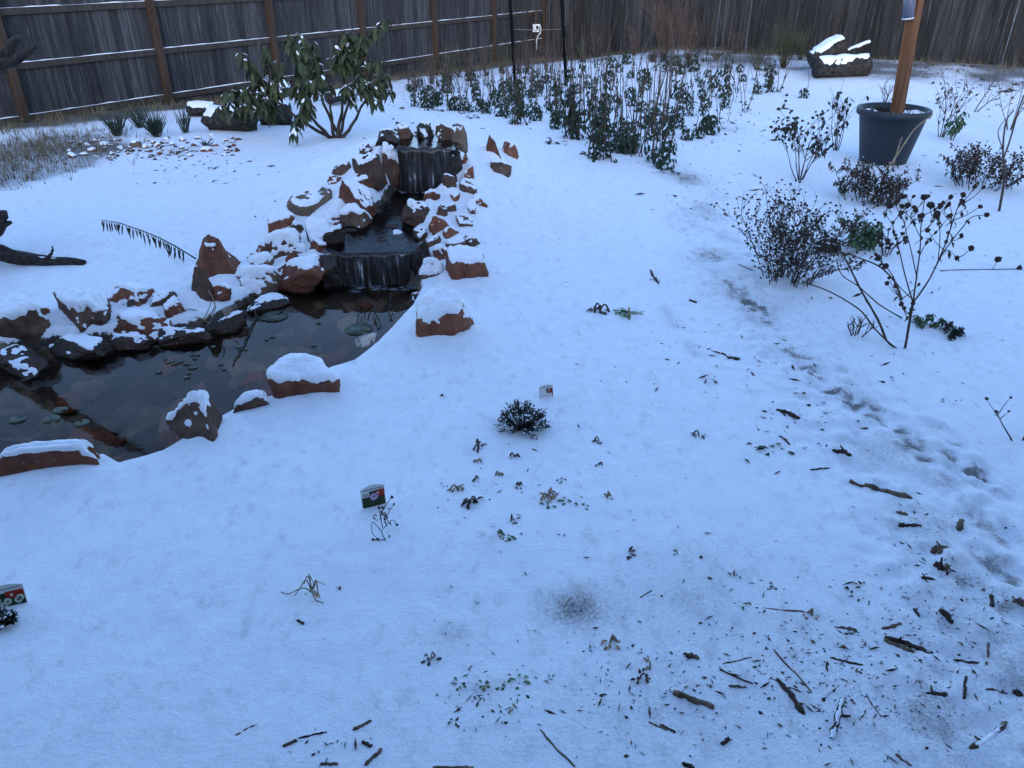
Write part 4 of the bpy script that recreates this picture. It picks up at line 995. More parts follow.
traced('fallen_cane', (905, 272), [([(940, 271), (960, 273), (985, 275), (1016, 278)], .006, .003), ([(988, 275), (994, 267), (998, 259)], .004, .002)], 'thin cane with two seed heads reaching right from the sapling', heads=1, hr=.022, seed=8, dy=.02)
traced('fallen_cane', (745, 270), [([(738, 264), (752, 282), (768, 292), (782, 296)], .005, .002), ([(785, 285), (798, 290), (807, 299)], .004, .002)], 'low loose stems spilling left from the rounded dry bush', seed=9, dy=.02)
traced('leaning_stem', (999, 211), [([(999, 211), (1004, 180), (1003, 150), (1006, 122), (1014, 110)], .014, .006), ([(1003, 160), (1010, 140), (1018, 112), (1024, 95)], .010, .006), ([(1003, 150), (998, 132), (1006, 118)], .006, .003)], 'tall bent bare stem rising at the right picture edge', seed=10, dy=.05)
traced('dry_cane', (896, 170), [([(886, 171), (897, 155), (914, 130), (931, 116)], .012, .008), ([(892, 170), (897, 152), (902, 137)], .010, .006)], 'two pale dry canes leaning across the front of the pot', matn='straw', seed=11, dy=.01)
traced('straw_stems', (200, 322), [([(190, 333), (183, 318), (176, 307)], .007, .003), ([(190, 325), (205, 320), (215, 305), (208, 290)], .007, .003), ([(186, 322), (200, 328), (218, 326), (236, 315)], .006, .003), ([(196, 330), (206, 315), (212, 300)], .005, .003), ([(178, 333), (187, 322), (197, 316), (210, 320)], .005, .003), ([(205, 328), (212, 318), (216, 306)], .005, .003), ([(215, 322), (225, 318), (232, 308)], .004, .003), ([(148, 342), (157, 330), (165, 320)], .005, .003)],
       'bent dry straw stems at the foot of the dark wedge rock', matn='straw', seed=12, dy=.06)
rg = random.Random(91)
for i in range(34):
    for _ in range(40):
        a_, b_ = rg.uniform(20, 420), rg.uniform(285, 450); q = at_z(a_, b_, ZW - .18)
        if float(sdf(POND, np.array([q.x]), np.array([q.y]))[0]) < -.12: break
    r_ = rg.uniform(.06, .17); q.z = G(q.x, q.y) + r_ * .18
    o = np_mesh('stone', rock_shape(500 + i, r_ * 1.6, r_ * 1.3, r_ * .8, base=ICO3_V), ICO3_F, [rg.choice(['brown_rock', 'tan_rock', 'brown_rock', 'red_rock'])], loc=q)
    o.rotation_euler = (0, 0, rg.uniform(0, 3)); tag(o, 'smooth stone lying under water on the pond bottom', 'stone', 'stones on the pond bottom')
# twigs on / in the pond
def waterline(name, pts, r, label, matn='dark_twig', arc=0):
    m = MB(); Q = [at_z(a, b, ZW + c) for a, b, c in pts]; P = Q[0].copy(); D = []
    for i in range(len(Q) - 1):
        for k in range(6): D.append(Q[i].lerp(Q[i + 1], k / 6) - P + Vector((rnd.uniform(-.006, .006), rnd.uniform(-.006, .006), rnd.uniform(0, .004))))
    D.append(Q[-1] - P); m.tube(D, [r * rnd.uniform(.6, 1.5) for _ in D], 5); o = m.build(name, matn, loc=P); return tag(o, label, 'twig')
waterline('branch', [(231, 288, .04), (254, 306, .02), (256, 318, .005), (244, 345, .004), (233, 366, .003)], .006, 'knobbly dark twig trailing from the bank across the pond water')
waterline('stem', [(388, 278, .02), (374, 300, .005), (368, 320, .003)], .003, 'long thin submerged stem below the lower fall')
for a_, b_, c_, d_ in [(372, 302, 381, 327), (374, 300, 374, 322), (391, 293, 390, 320), (360, 300, 357, 322), (365, 305, 364, 326)]:
    tag(waterline('stem', [(c_, d_, .0), ((a_ + c_) / 2, (b_ + d_) / 2, .05), (a_, b_, .06)], .003, 'thin dark water plant stem standing in pond below the lower fall'), 'thin dark water plant stem standing in pond below the lower fall', 'twig', 'stems in the pond')
# lily pads
def pad(px, py, rpx, label, group='lily pads on the pond'):
    P = at_z(px, py, ZW + .004); r = rpx * mpp(P); m = MB(); V = [(0, 0, 0)]; n = 18; off = rnd.uniform(0, 6.28)
    for i in range(n): an = off + .25 + (6.28 - .5) * i / (n - 1); V.append((math.cos(an) * r * rnd.uniform(.93, 1.05), math.sin(an) * r * rnd.uniform(.9, 1.05), rnd.uniform(0, .004)))
    V += [(v[0], v[1], v[2] - .003) for v in V]; k = n + 1
    F_ = [(0, i, i + 1) for i in range(1, n)] + [(k, k + i + 1, k + i) for i in range(1, n)] + [(i, k + i, k + i + 1, i + 1) for i in range(0, n)] + [(0, n, k + n, k)]
    m.add(V, F_); tag(m.build('lily_pad', 'lily', loc=P), label, 'lily pad', group)
for a_, b_, c_, l_ in [(18, 419, 8, 'lily pad at the far left over the dark branch reflection'), (52, 419, 8, 'front lily pad of the pair beside the dark reflection'), (60, 410, 7, 'back lily pad of the pair beside the dark reflection'), (275, 316, 13, 'large pale lily pad beyond the trailing twig'), (359, 329, 14, 'large pale lily pad nearest the lower fall'), (82, 423, 7, 'small dim lily pad at the tip of the dark reflection')]: pad(a_, b_, c_, l_)
for i in range(16): pad(190 + rnd.gauss(0, 17), 362 + rnd.gauss(0, 7), rnd.uniform(1.5, 3.2), 'tiny yellowish pad leaf in the cluster at the pond centre')
for i in range(14): pad(240 + rnd.gauss(0, 40), 340 + rnd.gauss(0, 14), rnd.uniform(1.2, 3), 'scattered tiny floating leaf on the open pond')

# ------------------------------------------------------------------ the green bed
def bed_proto(kind_, seed):
    rg = random.Random(seed); st_ = MB(); lf = MB()
    t = thing('leafy_stalk', (0, 0, -30), 'x', 'plant', 'frozen green stalks in the back bed')
    def clump(c, r, n, L):
        for _ in range(n):
            d = Vector([rg.gauss(0, 1) for _ in range(3)]).normalized(); q = c + Vector((d.x * r, d.y * r, d.z * r * 1.1))
            lf.leaf(q, Vector((d.x, d.y, d.z * .3 - .5)), d + Vector((0, 0, .5)), L * rg.uniform(.7, 1.2), L * .62, 1.5, seg=3, fold=.1)
    def stem(h, lean, r=.008):
        an = rg.uniform(0, 6.28); e = Vector((math.cos(an) * lean * h, math.sin(an) * lean * h, h)); pts = [Vector((0, 0, -.03)).lerp(e, i / 5) + Vector((rg.uniform(-.015, .015), rg.uniform(-.015, .015), 0)) for i in range(6)]
        b = Vector((rg.uniform(-.08, .08), rg.uniform(-.08, .08), 0)); pts = [p + b for p in pts]; st_.tube(pts, [r, r, r * .9, r * .8, r * .6, r * .4], 5); return pts
    def along(p, u): f = u * 5; j = min(int(f), 4); return p[j].lerp(p[j + 1], f - j)
    if kind_ == 'dense':
        for i in range(7):
            p = stem(rg.uniform(.45, 1.05), rg.uniform(.05, .45), .006)
            for k in range(7): clump(along(p, rg.uniform(.02, .75)), .024, 5, .04)
        clump(Vector((0, 0, .07)), .12, 30, .05)
    elif kind_ == 'tall':
        for i in range(2):
            p = stem(rg.uniform(.8, 1.35), rg.uniform(.0, .22), .008)
            for k in range(3): clump(along(p, rg.uniform(.0, .45)), .028, 6, .042)
        clump(Vector((0, 0, .06)), .075, 20, .055)
    elif kind_ == 'ball':
        p = stem(rg.uniform(.3, .8), .12, .005); clump(Vector((0, 0, .085)), .08, 85, .05)
        if seed % 2: clump(p[2], .04, 12, .05)
    elif kind_ == 'bare':
        for i in range(4):
            p = stem(rg.uniform(.4, .95), rg.uniform(.05, .35), .005); clump(along(p, rg.uniform(.1, .5)), .018, 3, .04)
        clump(Vector((0, 0, .03)), .05, 8, .05)
    elif kind_ == 'nod':
        for i in range(2):
            p = stem(rg.uniform(.35, .7), rg.uniform(.05, .25), .006); clump(p[1], .05, 22, .045); clump(p[3], .022, 5, .035)
    a = st_.build('stems', 'twig', t); b = lf.build('leaves', 'frozen_leaf', t)
    return [t, a, b]
PROT = {k: [bed_proto(k, 31 + i * 7 + j) for j in range(3)] for i, k in enumerate(('dense', 'tall', 'ball', 'bare', 'nod'))}
used = set()
def put(kind_, px, py, sc, label, j=None):
    sc *= 1.1; P = hit(px, py); rg = random.Random(int(px * 31 + py * 7)); j = rg.randint(0, 2) if j is None else j; pr = PROT[kind_][j]; rz = rg.uniform(0, 6.28)
    if (kind_, j) not in used:
        used.add((kind_, j)); pr[0].location = P; pr[0].rotation_euler = (0, 0, rz); pr[0].scale = (sc,) * 3; pr[0]['label'] = label; return pr[0]
    return copy_tree(pr, P, rz, sc, label)
put('dense', 601, 160, 1.3, 'dense dark green clump at the front of the bed, largest of all')
put('dense', 575, 138, 1.2, 'dense green clump behind and left of the largest front clump')
put('dense', 520, 124, 1.2, 'dense upright clump at the left front of the bed, nearest the waterfall')
put('ball', 664, 168, 1.2, 'dark rounded leafy plug at the front right tip of the bed')
put('ball', 709, 134, 1.35, 'tall dark plug of leaves at the right edge of the bed')
put('tall', 655, 162, 1.05, 'tallest woody stalk at the front right of the bed')
put('tall', 668, 150, 1.0, 'tall leaning stalk just behind the front right plug')
put('ball', 698, 138, .8, 'small dark plug left of the tall plug at the right edge')
put('ball', 687, 140, .8, 'second small plug further left of the tall plug')
put('ball', 622, 150, 1.0, 'rounded plug just right of the largest front clump')
put('ball', 632, 153, .8, 'small low plug between front clump and front right plug')
put('dense', 768, 92, .85, 'bushy green clump at the far right end of the bed')
put('ball', 803, 98, .9, 'single dark leafy cone standing apart left of log pile')
put('bare', 722, 122, .9, 'bare forked stems at the right margin of the bed')
put('bare', 745, 112, 1.0, 'bare leaning twigs right of the forked stems')
put('nod', 505, 118, 1.0, 'nodding leafy stalk at the left front of the bed beside the dense clump')
put('dense', 690, 116, .7, 'leafy clump in the right middle of the bed')
put('dense', 556, 104, .8, 'leafy clump in the left middle of the bed under the right stake')
rg = random.Random(77)
bedpoly = [(408, 92), (415, 108), (440, 112), (475, 116), (500, 118), (530, 120), (575, 140), (612, 155), (655, 158), (690, 135), (715, 118), (745, 98), (782, 92), (770, 72), (720, 62), (640, 60), (585, 68), (545, 74), (480, 78), (430, 84)]
LB = {'dense': 'leafy dark green clump among the stalks of the back bed', 'tall': 'tall leafy stalk among the plants of the back bed', 'ball': 'round dark leaf plug in the snow of the back bed', 'bare': 'thin nearly bare stems in the back bed', 'nod': 'nodding leafy stalk in the back bed'}
cnt = 0; placed = []
while cnt < 150:
    a_, b_ = rg.uniform(405, 790), 60 + (rg.random() ** 1.15) * 100
    if float(sdf(bedpoly, np.array([a_]), np.array([b_]))[0]) > 0: continue
    if any((a_ - q[0]) ** 2 + ((b_ - q[1]) * 2.0) ** 2 < 85 for q in placed): continue
    placed.append((a_, b_)); k = rg.choices(['dense', 'tall', 'ball', 'bare', 'nod'], [.4, 1.2, 5.0, 3.6, 2.6])[0]
    sc = rg.uniform(.65, 1.35) * (1.0 if a_ > 500 else .92)
    if k == 'dense': sc *= .75
    put(k, a_, b_, sc, LB[k]); cnt += 1
for _ in range(42):
    a_, b_ = rg.uniform(405, 560), rg.uniform(72, 116)
    k = rg.choices(['ball', 'bare', 'nod', 'tall'], [3, 2, 3, .7])[0]; put(k, a_, b_, rg.uniform(.7, 1.1), LB[k])
# small flattened leaves before the bed
def rosette(px, py, wpx, label, matn, seed, group='small plants in the snow', L=.05, n=10, up=.3, name='small_plant', snowy=False, stems=0):
    P = hit(px, py); s = mpp(P); rg = random.Random(seed); t = thing(name, P, label, 'plant', group); m = MB(); sm = MB()
    for i in range(n):
        an = rg.uniform(0, 6.28); r = rg.uniform(.1, 1) * wpx * s * .5; q = Vector((math.cos(an) * r, math.sin(an) * r * .8, 0)); q.z = rg.uniform(.0, up) * L
        m.leaf(q, Vector((math.cos(an), math.sin(an), rg.uniform(-.1, up + .4))), Vector((0, 0, 1)), L * rg.uniform(.6, 1.2), L * .42, rg.uniform(.2, 2.0), seg=3, fold=.3)
    for i in range(stems):                                   # arched wilted stems
        an = rg.uniform(0, 6.28); r = wpx * s * rg.uniform(.3, .6); h = wpx * s * rg.uniform(.3, .75); d = Vector((math.cos(an), math.sin(an), 0))
        pts = [d * r * u + Vector((0, 0, h * 4 * u * (1 - u) * .7 + .001)) for u in (0, .2, .4, .6, .8, 1)]; sm.tube(pts, [max(.0022, .9 * s)] * 6, 4)
        m.leaf(pts[4], d + Vector((0, 0, -1)), Vector((0, 0, 1)), L * .8, L * .35, 1, seg=3)
    if sm.n: sm.build('stems', 'straw' if matn != 'dead_leaf' else 'twig', t)
    m.build('leaves', matn, t)
for a_, b_, w_, l_ in [(443, 111, 18, 'flat snowy leaf clump at the near left rim of the bed'), (473, 118, 10, 'small flat leaf pair left of the bed path'), (553, 143, 14, 'flat snow dusted leaves left of the largest front clump'), (670, 173, 16, 'flat wilted leaves in front of the front right plug'), (588, 155, 10, 'low leaves at the foot of the largest front clump')]:
    rosette(a_, b_, w_, l_, 'dark_leaf', a_, group=None, L=.10, n=10)

# ------------------------------------------------------------------ stakes, wire, outlet box
def stake(px, py, r, label, cap=None):
    P = hit(px, py); h = height_to(P, -12); m = MB(); x1_ = at_y(px - (7 if px < 530 else 6), -12, P.y).x - P.x
    t = thing('metal_stake', P, label, 'stake', 'dark metal stakes'); tilt = math.atan2(x1_, h)
    m.tube([(0, 0, -.2), (x1_ * .5, 0, h / 2), (x1_, 0, h)], [r, r, r], 8); m.build('shaft', 'steel', t)
    m = MB(); m.box((x1_ * .5, -r * 1.2, h / 2), (r * .6, r, h * .96), Matrix.Rotation(tilt, 3, 'Y')); m.build('flange', 'steel', t, smooth=False)
    m = MB()
    for k in range(14): m.ball((x1_ * k / 14, -r * 1.9, h * k / 14), r * .5, rg=random.Random(k), j=.05)
    m.build('studs', 'steel', t)
    return P, h, x1_
P1, h1, t1 = stake(516, 88, .034, 'left dark metal stake with pale tip in front of fence corner')
P2, h2, t2 = stake(567, 86, .034, 'right dark metal stake of the pair in front of back fence')
zz = at_y(510, 29, P1.y); z2 = at_y(561, 29, P2.y); m = MB()
m.tube([zz - zz, (z2 - zz) * .5 + Vector((0, 0, -.02)), z2 - zz], .006, 5); tag(m.build('wire', 'wire_metal', loc=zz), 'pale wire strung between the two dark metal stakes', 'wire')
q = at_y(536, 28, FC.y - .7) + Vector((0, 0, 0))
t = thing('outlet_box', q, 'small white electrical box with pipe mounted at the fence corner', 'box'); m = MB(); m.box((0, 0, 0), (.17, .08, .19)); b = m.build('housing', 'white_plastic', t, smooth=False)
m = MB(); m.box((.03, -.05, .02), (.06, .02, .07)); m.build('cover', 'steel', t, smooth=False)
m = MB(); m.tube([(.09, -.03, .1), (.13, -.03, .0), (.12, -.03, -.12), (.05, -.03, -.2), (.02, -.02, -.3), (.03, -.02, -.55)], .016, 7); m.build('pipe', 'white_plastic', t)
m = MB(); m.box((.0, .2, -.30), (.06, .10, 1.5)); m.build('mount_post', 'fence_post', t, smooth=False)
# reflective pale tip on the left stake sits on the shaft
# ------------------------------------------------------------------ pot, post, gauge
PP = hit(894, 167); s = mpp(PP)
def pot():
    base = PP + Vector((0, .30, 0)); base.z = G(base.x, base.y) - .02
    t = thing('plant_pot', base, 'large round blue-grey plastic pot with a rolled rim', 'pot')
    H_ = .60; rb, rt = .245, .355; prof = [(rb * .98, 0), (rb, .02), (rb + (rt - rb) * .5, H_ * .5), (rt - .01, H_ - .075), (rt + .022, H_ - .07), (rt + .028, H_ - .04), (rt + .026, H_ - .01), (rt + .012, H_), (rt - .012, H_ - .004), (rt - .02, H_ - .05), (rt - .03, H_ - .12)]
    m = MB(); n = 48; V = []; F_ = []
    for r_, z_ in prof:
        for k in range(n): V.append((r_ * math.cos(6.28318 * k / n), r_ * math.sin(6.28318 * k / n), z_))
    for i in range(len(prof) - 1):
        for k in range(n): k2 = (k + 1) % n; F_.append((i * n + k, i * n + k2, i * n + n + k2, i * n + n + k))
    m.add(V, F_); m.build('body', 'pot_plastic', t)
    m = MB(); V = [(0, 0, .54)]; F_ = []; rg = random.Random(1)
    for j in range(1, 9):
        for k in range(32): V.append((rt * .93 * j / 8 * math.cos(6.28318 * k / 32), rt * .93 * j / 8 * math.sin(6.28318 * k / 32), .54 + rg.uniform(-.012, .012)))
    for k in range(32): F_.append((0, 1 + k, 1 + (k + 1) % 32))
    for j in range(7):
        for k in range(32): k2 = (k + 1) % 32; F_.append((1 + j * 32 + k, 33 + j * 32 + k, 33 + j * 32 + k2, 1 + j * 32 + k2))
    m.add(V, F_); so = m.build('soil', 'soil', t); snow_cap(so, Matrix.Identity(3), 6, -.1, .03, so)
    m = MB()
    for k in range(26):
        an = rg.uniform(0, 6.28); r_ = rg.uniform(.1, .31); q = Vector((r_ * math.cos(an), r_ * math.sin(an), .53))
        m.tube([q, q + Vector((rg.uniform(-.04, .04), rg.uniform(-.04, .04), rg.uniform(.03, .09)))], [.004, .002], 4)
        m.leaf(q + Vector((0, 0, .03)), Vector((math.cos(an), math.sin(an), .2)), Vector((0, 0, 1)), .06, .03, 1, seg=2)
    m.build('dead_stems', 'dark_twig', t)
    b = at_y(897, 112, base.y); top = at_y(919, -14, base.y - .0); b0 = Vector((b.x, base.y, base.z + .05))
    d = (top - Vector((b.x, base.y, base.z + .54))); zz_ = d.normalized(); L = d.length + .45
    q = zz_.to_track_quat('Z', 'X'); rm = q.to_matrix() @ Matrix.Rotation(R(38), 3, 'Z')
    p = thing('wooden_post', Vector((b.x, base.y, base.z + .54)) - zz_ * .35, 'thick orange-brown wooden post standing in the pot', 'post')
    m = MB(); w = .055; bv = .006
    prof2 = [(-w, -w + bv), (-w + bv, -w), (w - bv, -w), (w, -w + bv), (w, w - bv), (w - bv, w), (-w + bv, w), (-w, w - bv)]
    V = []; nz_ = 2
    for z_ in (0, L): V += [rm @ Vector((a_, c_, z_)) for a_, c_ in prof2]
    m.add(V, [(i, (i + 1) % 8, 8 + (i + 1) % 8, 8 + i) for i in range(8)] + [tuple(range(7, -1, -1)), tuple(range(8, 16))]); m.build('timber', 'pot_post', p, smooth=False)
    m = MB()
    for k in (.72, .98): m.ball(zz_ * (k * 1.1) + rm @ Vector((0, -.0565, 0)), .009, rg=random.Random(2), sq=(1, .4, 1), j=.1)
    m.build('knot', 'dark_stick', p)
    g0 = at_y(908, 18, base.y - .09); g1 = at_y(911, -14, base.y - .09)
    g = thing('hanging_tube', g0, 'pale blue translucent plastic tube fixed to the wooden post at top edge', 'feeder tube')
    m = MB(); ax = (g1 - g0); m.tube([ax * 0, ax * .3, ax], [.055, .056, .056], 20); m.build('tube', 'pale_blue', g)
    m = MB(); m.tube([ax * -.03, ax * .01], [.058, .058], 20); m.build('end_cap', 'white_plastic', g)
pot()

# ------------------------------------------------------------------ plant tags
def plant_tag(px0, py0, w_px, hvis, yaw, label, kind_, lean=.15, roll=0):
    P = hit(px0, py0); s = mpp(P); w = w_px * s; h = hvis * s * 1.25; t = thing('plant_tag', P, label, 'plant label', 'plant tags'); t.rotation_euler = (-lean, roll, yaw)
    m = MB(); n = 12; pts = [(-w / 2, -.06)]; pts += [(-w / 2 + w * i / n, h * .86 + h * .14 * math.sin(math.pi * i / n)) for i in range(n + 1)]; pts += [(w / 2, -.06)]
    k = len(pts); V = [(a, -.001, b) for a, b in pts] + [(a, .001, b) for a, b in pts]
    m.add(V, [tuple(range(k)), tuple(range(2 * k - 1, k - 1, -1))] + [(i, k + i, k + (i + 1) % k, (i + 1) % k) for i in range(k)]); m.build('card', 'tag_white', t, smooth=False)
    def quad(nm, mt, x0, x1, z0, z1, y_=-.0022):
        m = MB(); m.box(((x0 + x1) / 2 * w, y_, (z0 + z1) / 2 * h), ((x1 - x0) * w, .001, (z1 - z0) * h)); return m.build(nm, mt, t, smooth=False)
    def disc(nm, mt, cx, cz, r, y_):
        m = MB(); V = [(cx * w, y_, cz * h)] + [(cx * w + r * w * math.cos(6.283 * i / 16) * (1 + .12 * math.sin(i * 2.5)), y_, cz * h + r * w * math.sin(6.283 * i / 16)) for i in range(16)]
        m.add(V, [(0, 1 + i, 1 + (i + 1) % 16) for i in range(16)]); return m.build(nm, mt, t, smooth=False)
    ink = MB(); rg = random.Random(int(px0)); xx = -.40
    while xx < .40:
        ww = rg.uniform(.03, .07); ink.box(((xx + ww / 2) * w, -.0016, .80 * h), (ww * w, .0006, .05 * h)); xx += ww + .025
    ink.build('lettering', 'tag_ink', t, smooth=False)
    if kind_ == 'pink':
        quad('picture', 'tag_green', -.47, .47, .02, .48); quad('picture', 'tag_green', -.15, .47, .48, .70); quad('banner', 'tag_red', .08, .47, .42, .72, -.0030)
        disc('flower', 'tag_pink', .02, .46, .17, -.0040); disc('flower_centre', 'tag_green', .03, .47, .04, -.0046); disc('flower', 'tag_cream', .2, .60, .05, -.0042)
        ink = MB(); 
        for z_ in (.62, .55): ink.box((-.32 * w, -.0016, z_ * h), (.2 * w, .0006, .03 * h))
        ink.build('lettering', 'tag_ink', t, smooth=False)
    elif kind_ == 'red':
        quad('picture', 'tag_red', .08, .47, .30, .66); disc('flower', 'tag_cream', .2, .52, .06, -.0036); quad('picture', 'tag_green', .02, .12, .46, .64, -.0030); quad('edge_strip', 'tag_red', .43, .49, .0, .3)
    else:
        quad('picture', 'tag_green', -.48, .48, .0, .62); quad('banner', 'tag_red', .0, .48, .36, .66, -.0030)
        for cx, cz in ((-.25, .34), (.02, .24), (.30, .22), (-.4, .16), (-.1, .1), (.36, .3)):
            disc('flower', 'tag_cream', cx, cz, .11, -.0040); disc('flower_centre', 'tag_green', cx, cz, .03, -.0046)
        disc('flower', 'tag_cream', .16, .5, .05, -.0044)
plant_tag(374.5, 506, 24, 20, .42, 'white plant tag with pink flower picture stuck in middle snow', 'pink', .1)
plant_tag(546, 397, 15, 11, .35, 'small white plant tag with red corner behind the little evergreen', 'red', .1)
plant_tag(9, 606, 33, 19, .38, 'plant tag with cream flowers and red banner at the left edge', 'cream', .25)

# ------------------------------------------------------------------ small foreground plants
def little_evergreen(px, py, w_px, h_px, n, label, seed, L=.02, matn='dark_leaf'):
    P = hit(px, py); s = mpp(P); rg = random.Random(seed); t = thing('small_evergreen', P, label, 'shrub'); sm = MB(); lf = MB(); sn = MB()
    W_ = w_px * s / 2; H_ = h_px * s * .62
    for i in range(n):
        an = rg.uniform(0, 6.28); r = math.sqrt(rg.random()); e = Vector((math.cos(an) * r * W_, math.sin(an) * r * W_ * .9, H_ * (1 - r * r) ** .5 * rg.uniform(.55, 1.05)))
        b = Vector((e.x * .2, e.y * .2, 0)); mid = b.lerp(e, .5) + Vector((e.x * .15, e.y * .15, 0)); sm.tube([b, mid, e], [.0018, .0014, .001], 4); d = (e - mid).normalized()
        for k in range(9):
            a2 = rg.uniform(0, 6.28); o_ = Vector((math.cos(a2), math.sin(a2), rg.uniform(.0, .8))); lf.leaf(mid.lerp(e, .25 + .75 * k / 8), d * .6 + o_ * .8, Vector((0, 0, 1)), L * rg.uniform(.7, 1.2), L * .34, .3, seg=2)
        if rg.random() < .5: lf.ball(e + Vector((0, 0, .002)), rg.uniform(.003, .006), m=1, sq=(1.3, 1.3, .6), rg=rg, j=.3)
    sm.build('stems', 'dark_twig', t); lf.build('leaves', [matn, 'snow'], t)
little_evergreen(523, 428, 52, 46, 120, 'little dark evergreen shrub with snow flecks in the middle of the snow', 4)
little_evergreen(2, 626, 30, 26, 40, 'tip of a small evergreen below the left edge plant tag', 5)
traced('wiry_plant', (383, 540), [([(383, 530), (381, 515), (386, 505), (392, 497)], .002, .0015), ([(380, 530), (373, 522), (372, 532), (378, 540)], .0018, .0013), ([(381, 530), (384, 538), (386, 545), (380, 549), (374, 549)], .0022, .0014), ([(384, 528), (392, 520), (397, 525)], .0018, .0012), ([(382, 525), (380, 514), (379, 508)], .0018, .0013), ([(385, 520), (390, 510), (394, 504)], .0018, .0013)], 'wiry purple-brown dead plant with seed heads before the pink flower tag', 'dark_twig', heads=1, hr=.006, seed=3, dy=.02)
for o in bpy.data.objects:
    if o.name.startswith('wiry_plant'):
        m = MB(); rg = random.Random(9)
        for k in range(34):
            q = at_y(rg.gauss(384, 4.5), rg.gauss(515, 9), o.location.y + rg.uniform(-.02, .02)) - Vector(o.location)
            if q.z > -.01: m.leaf(q, Vector((rg.uniform(-1, 1), rg.uniform(-1, 1), rg.uniform(-1, .5))), Vector((0, 0, 1)), .016, .007, 1, seg=2)
        m.build('leaves', 'dead_leaf', o)
sp = [(458, 489, 14, 'tan_leaf', 'straw coloured wilted sprig with two drooping heads, left in the middle cluster', 6, 3), (470, 504, 20, 'dead_leaf', 'spidery wilted sprig with long bent legs in the middle cluster', 6, 5), (475, 480, 9, 'dead_leaf', 'tiny bent brown sprig above the middle cluster', 4, 2), (455, 491, 9, 'dead_leaf', 'small flat brown leaf pair at left of the middle cluster', 5, 0), (443, 486, 8, 'dead_leaf', 'single dark scrap left of the middle cluster', 3, 0), (499, 475, 9, 'tan_leaf', 'hooked pale sprig right of the middle cluster', 4, 2), (519, 486, 9, 'dead_leaf', 'lone hooked brown sprig between cluster and green patch', 4, 2), (479, 448, 16, 'dead_leaf', 'thin arched brown sprig left below the little evergreen', 5, 3), (514, 457, 10, 'dead_leaf', 'bent brown sprig just below the little evergreen', 4, 2), (477, 462, 8, 'tan_leaf', 'tiny curled pale sprig left below the little evergreen', 4, 2),
      (547, 497, 18, 'tan_leaf', 'wilted straw plant with dark leaves beside the green patch', 8, 4), (546, 506, 14, 'green_leaf', 'dark green tuft below the wilted straw plant', 9, 0), (567, 502, 14, 'green_leaf', 'half buried green leaves right of the straw plant', 7, 0), (581, 507, 12, 'green_leaf', 'faint buried green leaves further right of the straw plant', 6, 0), (607, 498, 12, 'tan_leaf', 'pale curled sprig at the right end of the green patch', 6, 2), (560, 480, 10, 'dark_leaf', 'small dark leaf pair above the green patch', 5, 0), (599, 441, 12, 'dark_leaf', 'dark sprout of two leaves right of the little evergreen', 7, 1), (599, 465, 9, 'dead_leaf', 'brown round scrap with faint stem right of the little evergreen', 5, 1), (511, 521, 13, 'dead_leaf', 'dark curled leaf bundle above the bright green leaves', 7, 1), (507, 537, 20, 'green_leaf', 'bright green leaf rosette in the middle foreground', 9, 0), (561, 535, 7, 'dark_leaf', 'tiny dark bud scrap right of the green rosette', 4, 0),
      (627, 554, 16, 'dead_leaf', 'brown curled three-leaf plant in the right middle foreground', 7, 0), (600, 311, 17, 'dead_leaf', 'sprawling dark wilted stems left of the small bright plant', 10, 5), (628, 314, 22, 'bright_leaf', 'small bright green leafy plant on the open snow below the bed', 22, 1), (655, 280, 9, 'dead_leaf', 'small dark upright scrap at the path edge below the bed', 5, 1), (699, 436, 12, 'dead_leaf', 'lone brown scrap in the open right middle snow', 6, 1), (431, 660, 16, 'dark_leaf', 'small upright dark green sprout in the left foreground', 9, 1), (459, 686, 14, 'green_leaf', 'dark green tuft left in the lower green cluster', 9, 0), (484, 686, 12, 'green_leaf', 'upright green sprout in the centre of the lower green cluster', 9, 1), (501, 687, 10, 'green_leaf', 'small green tuft right in the lower green cluster', 7, 0), (519, 681, 18, 'bright_leaf', 'green leaf pair at the right end of the lower green cluster', 6, 0), (478, 702, 12, 'dark_leaf', 'scattered tiny leaves below the lower green cluster', 8, 0), (455, 722, 12, 'dead_leaf', 'brown frosted tuft below the lower green cluster', 7, 0), (515, 709, 12, 'tan_leaf', 'tan crumpled leaf pair right below the lower green cluster', 5, 0),
      (610, 643, 18, 'tan_leaf', 'tan curled plant with dark centre right of the thin snow patch', 7, 3), (650, 664, 14, 'tan_leaf', 'upright tan curled leaf by the right foreground sticks', 5, 1), (640, 678, 18, 'dead_leaf', 'row of short upright stubs left of the right foreground sticks', 8, 2), (337, 588, 9, 'dead_leaf', 'small brown scrap right of the grassy wilted plant', 5, 0), (675, 553, 10, 'green_leaf', 'half buried green scrap left of centre right foreground', 5, 0), (741, 604, 14, 'green_leaf', 'curled green leaf in the right foreground', 4, 0), (767, 588, 15, 'dead_leaf', 'dark folded leaf in the right foreground', 6, 0), (862, 588, 14, 'dead_leaf', 'brown leaf scrap in the right foreground nearer the path', 5, 0), (812, 616, 16, 'tan_leaf', 'tan wilted leaves at the end of a buried twig', 6, 2), (777, 451, 26, 'dark_leaf', 'small dark sprouts in a row in the right middle snow', 8, 0), (734, 576, 10, 'dark_leaf', 'small dark sprig in the right foreground above folded leaf', 6, 1), (848, 590, 8, 'dead_leaf', 'tiny forked dark scrap left of the brown leaf scrap', 3, 2)]
for i, (a_, b_, w_, mt, l_, n_, st2) in enumerate(sp):
    P = hit(a_, b_); rosette(a_, b_, w_ * 1.0, l_, mt, i + 100, L=max(.016, w_ * mpp(P) * .46), n=n_, stems=st2, group='small wilted plants in the snow')
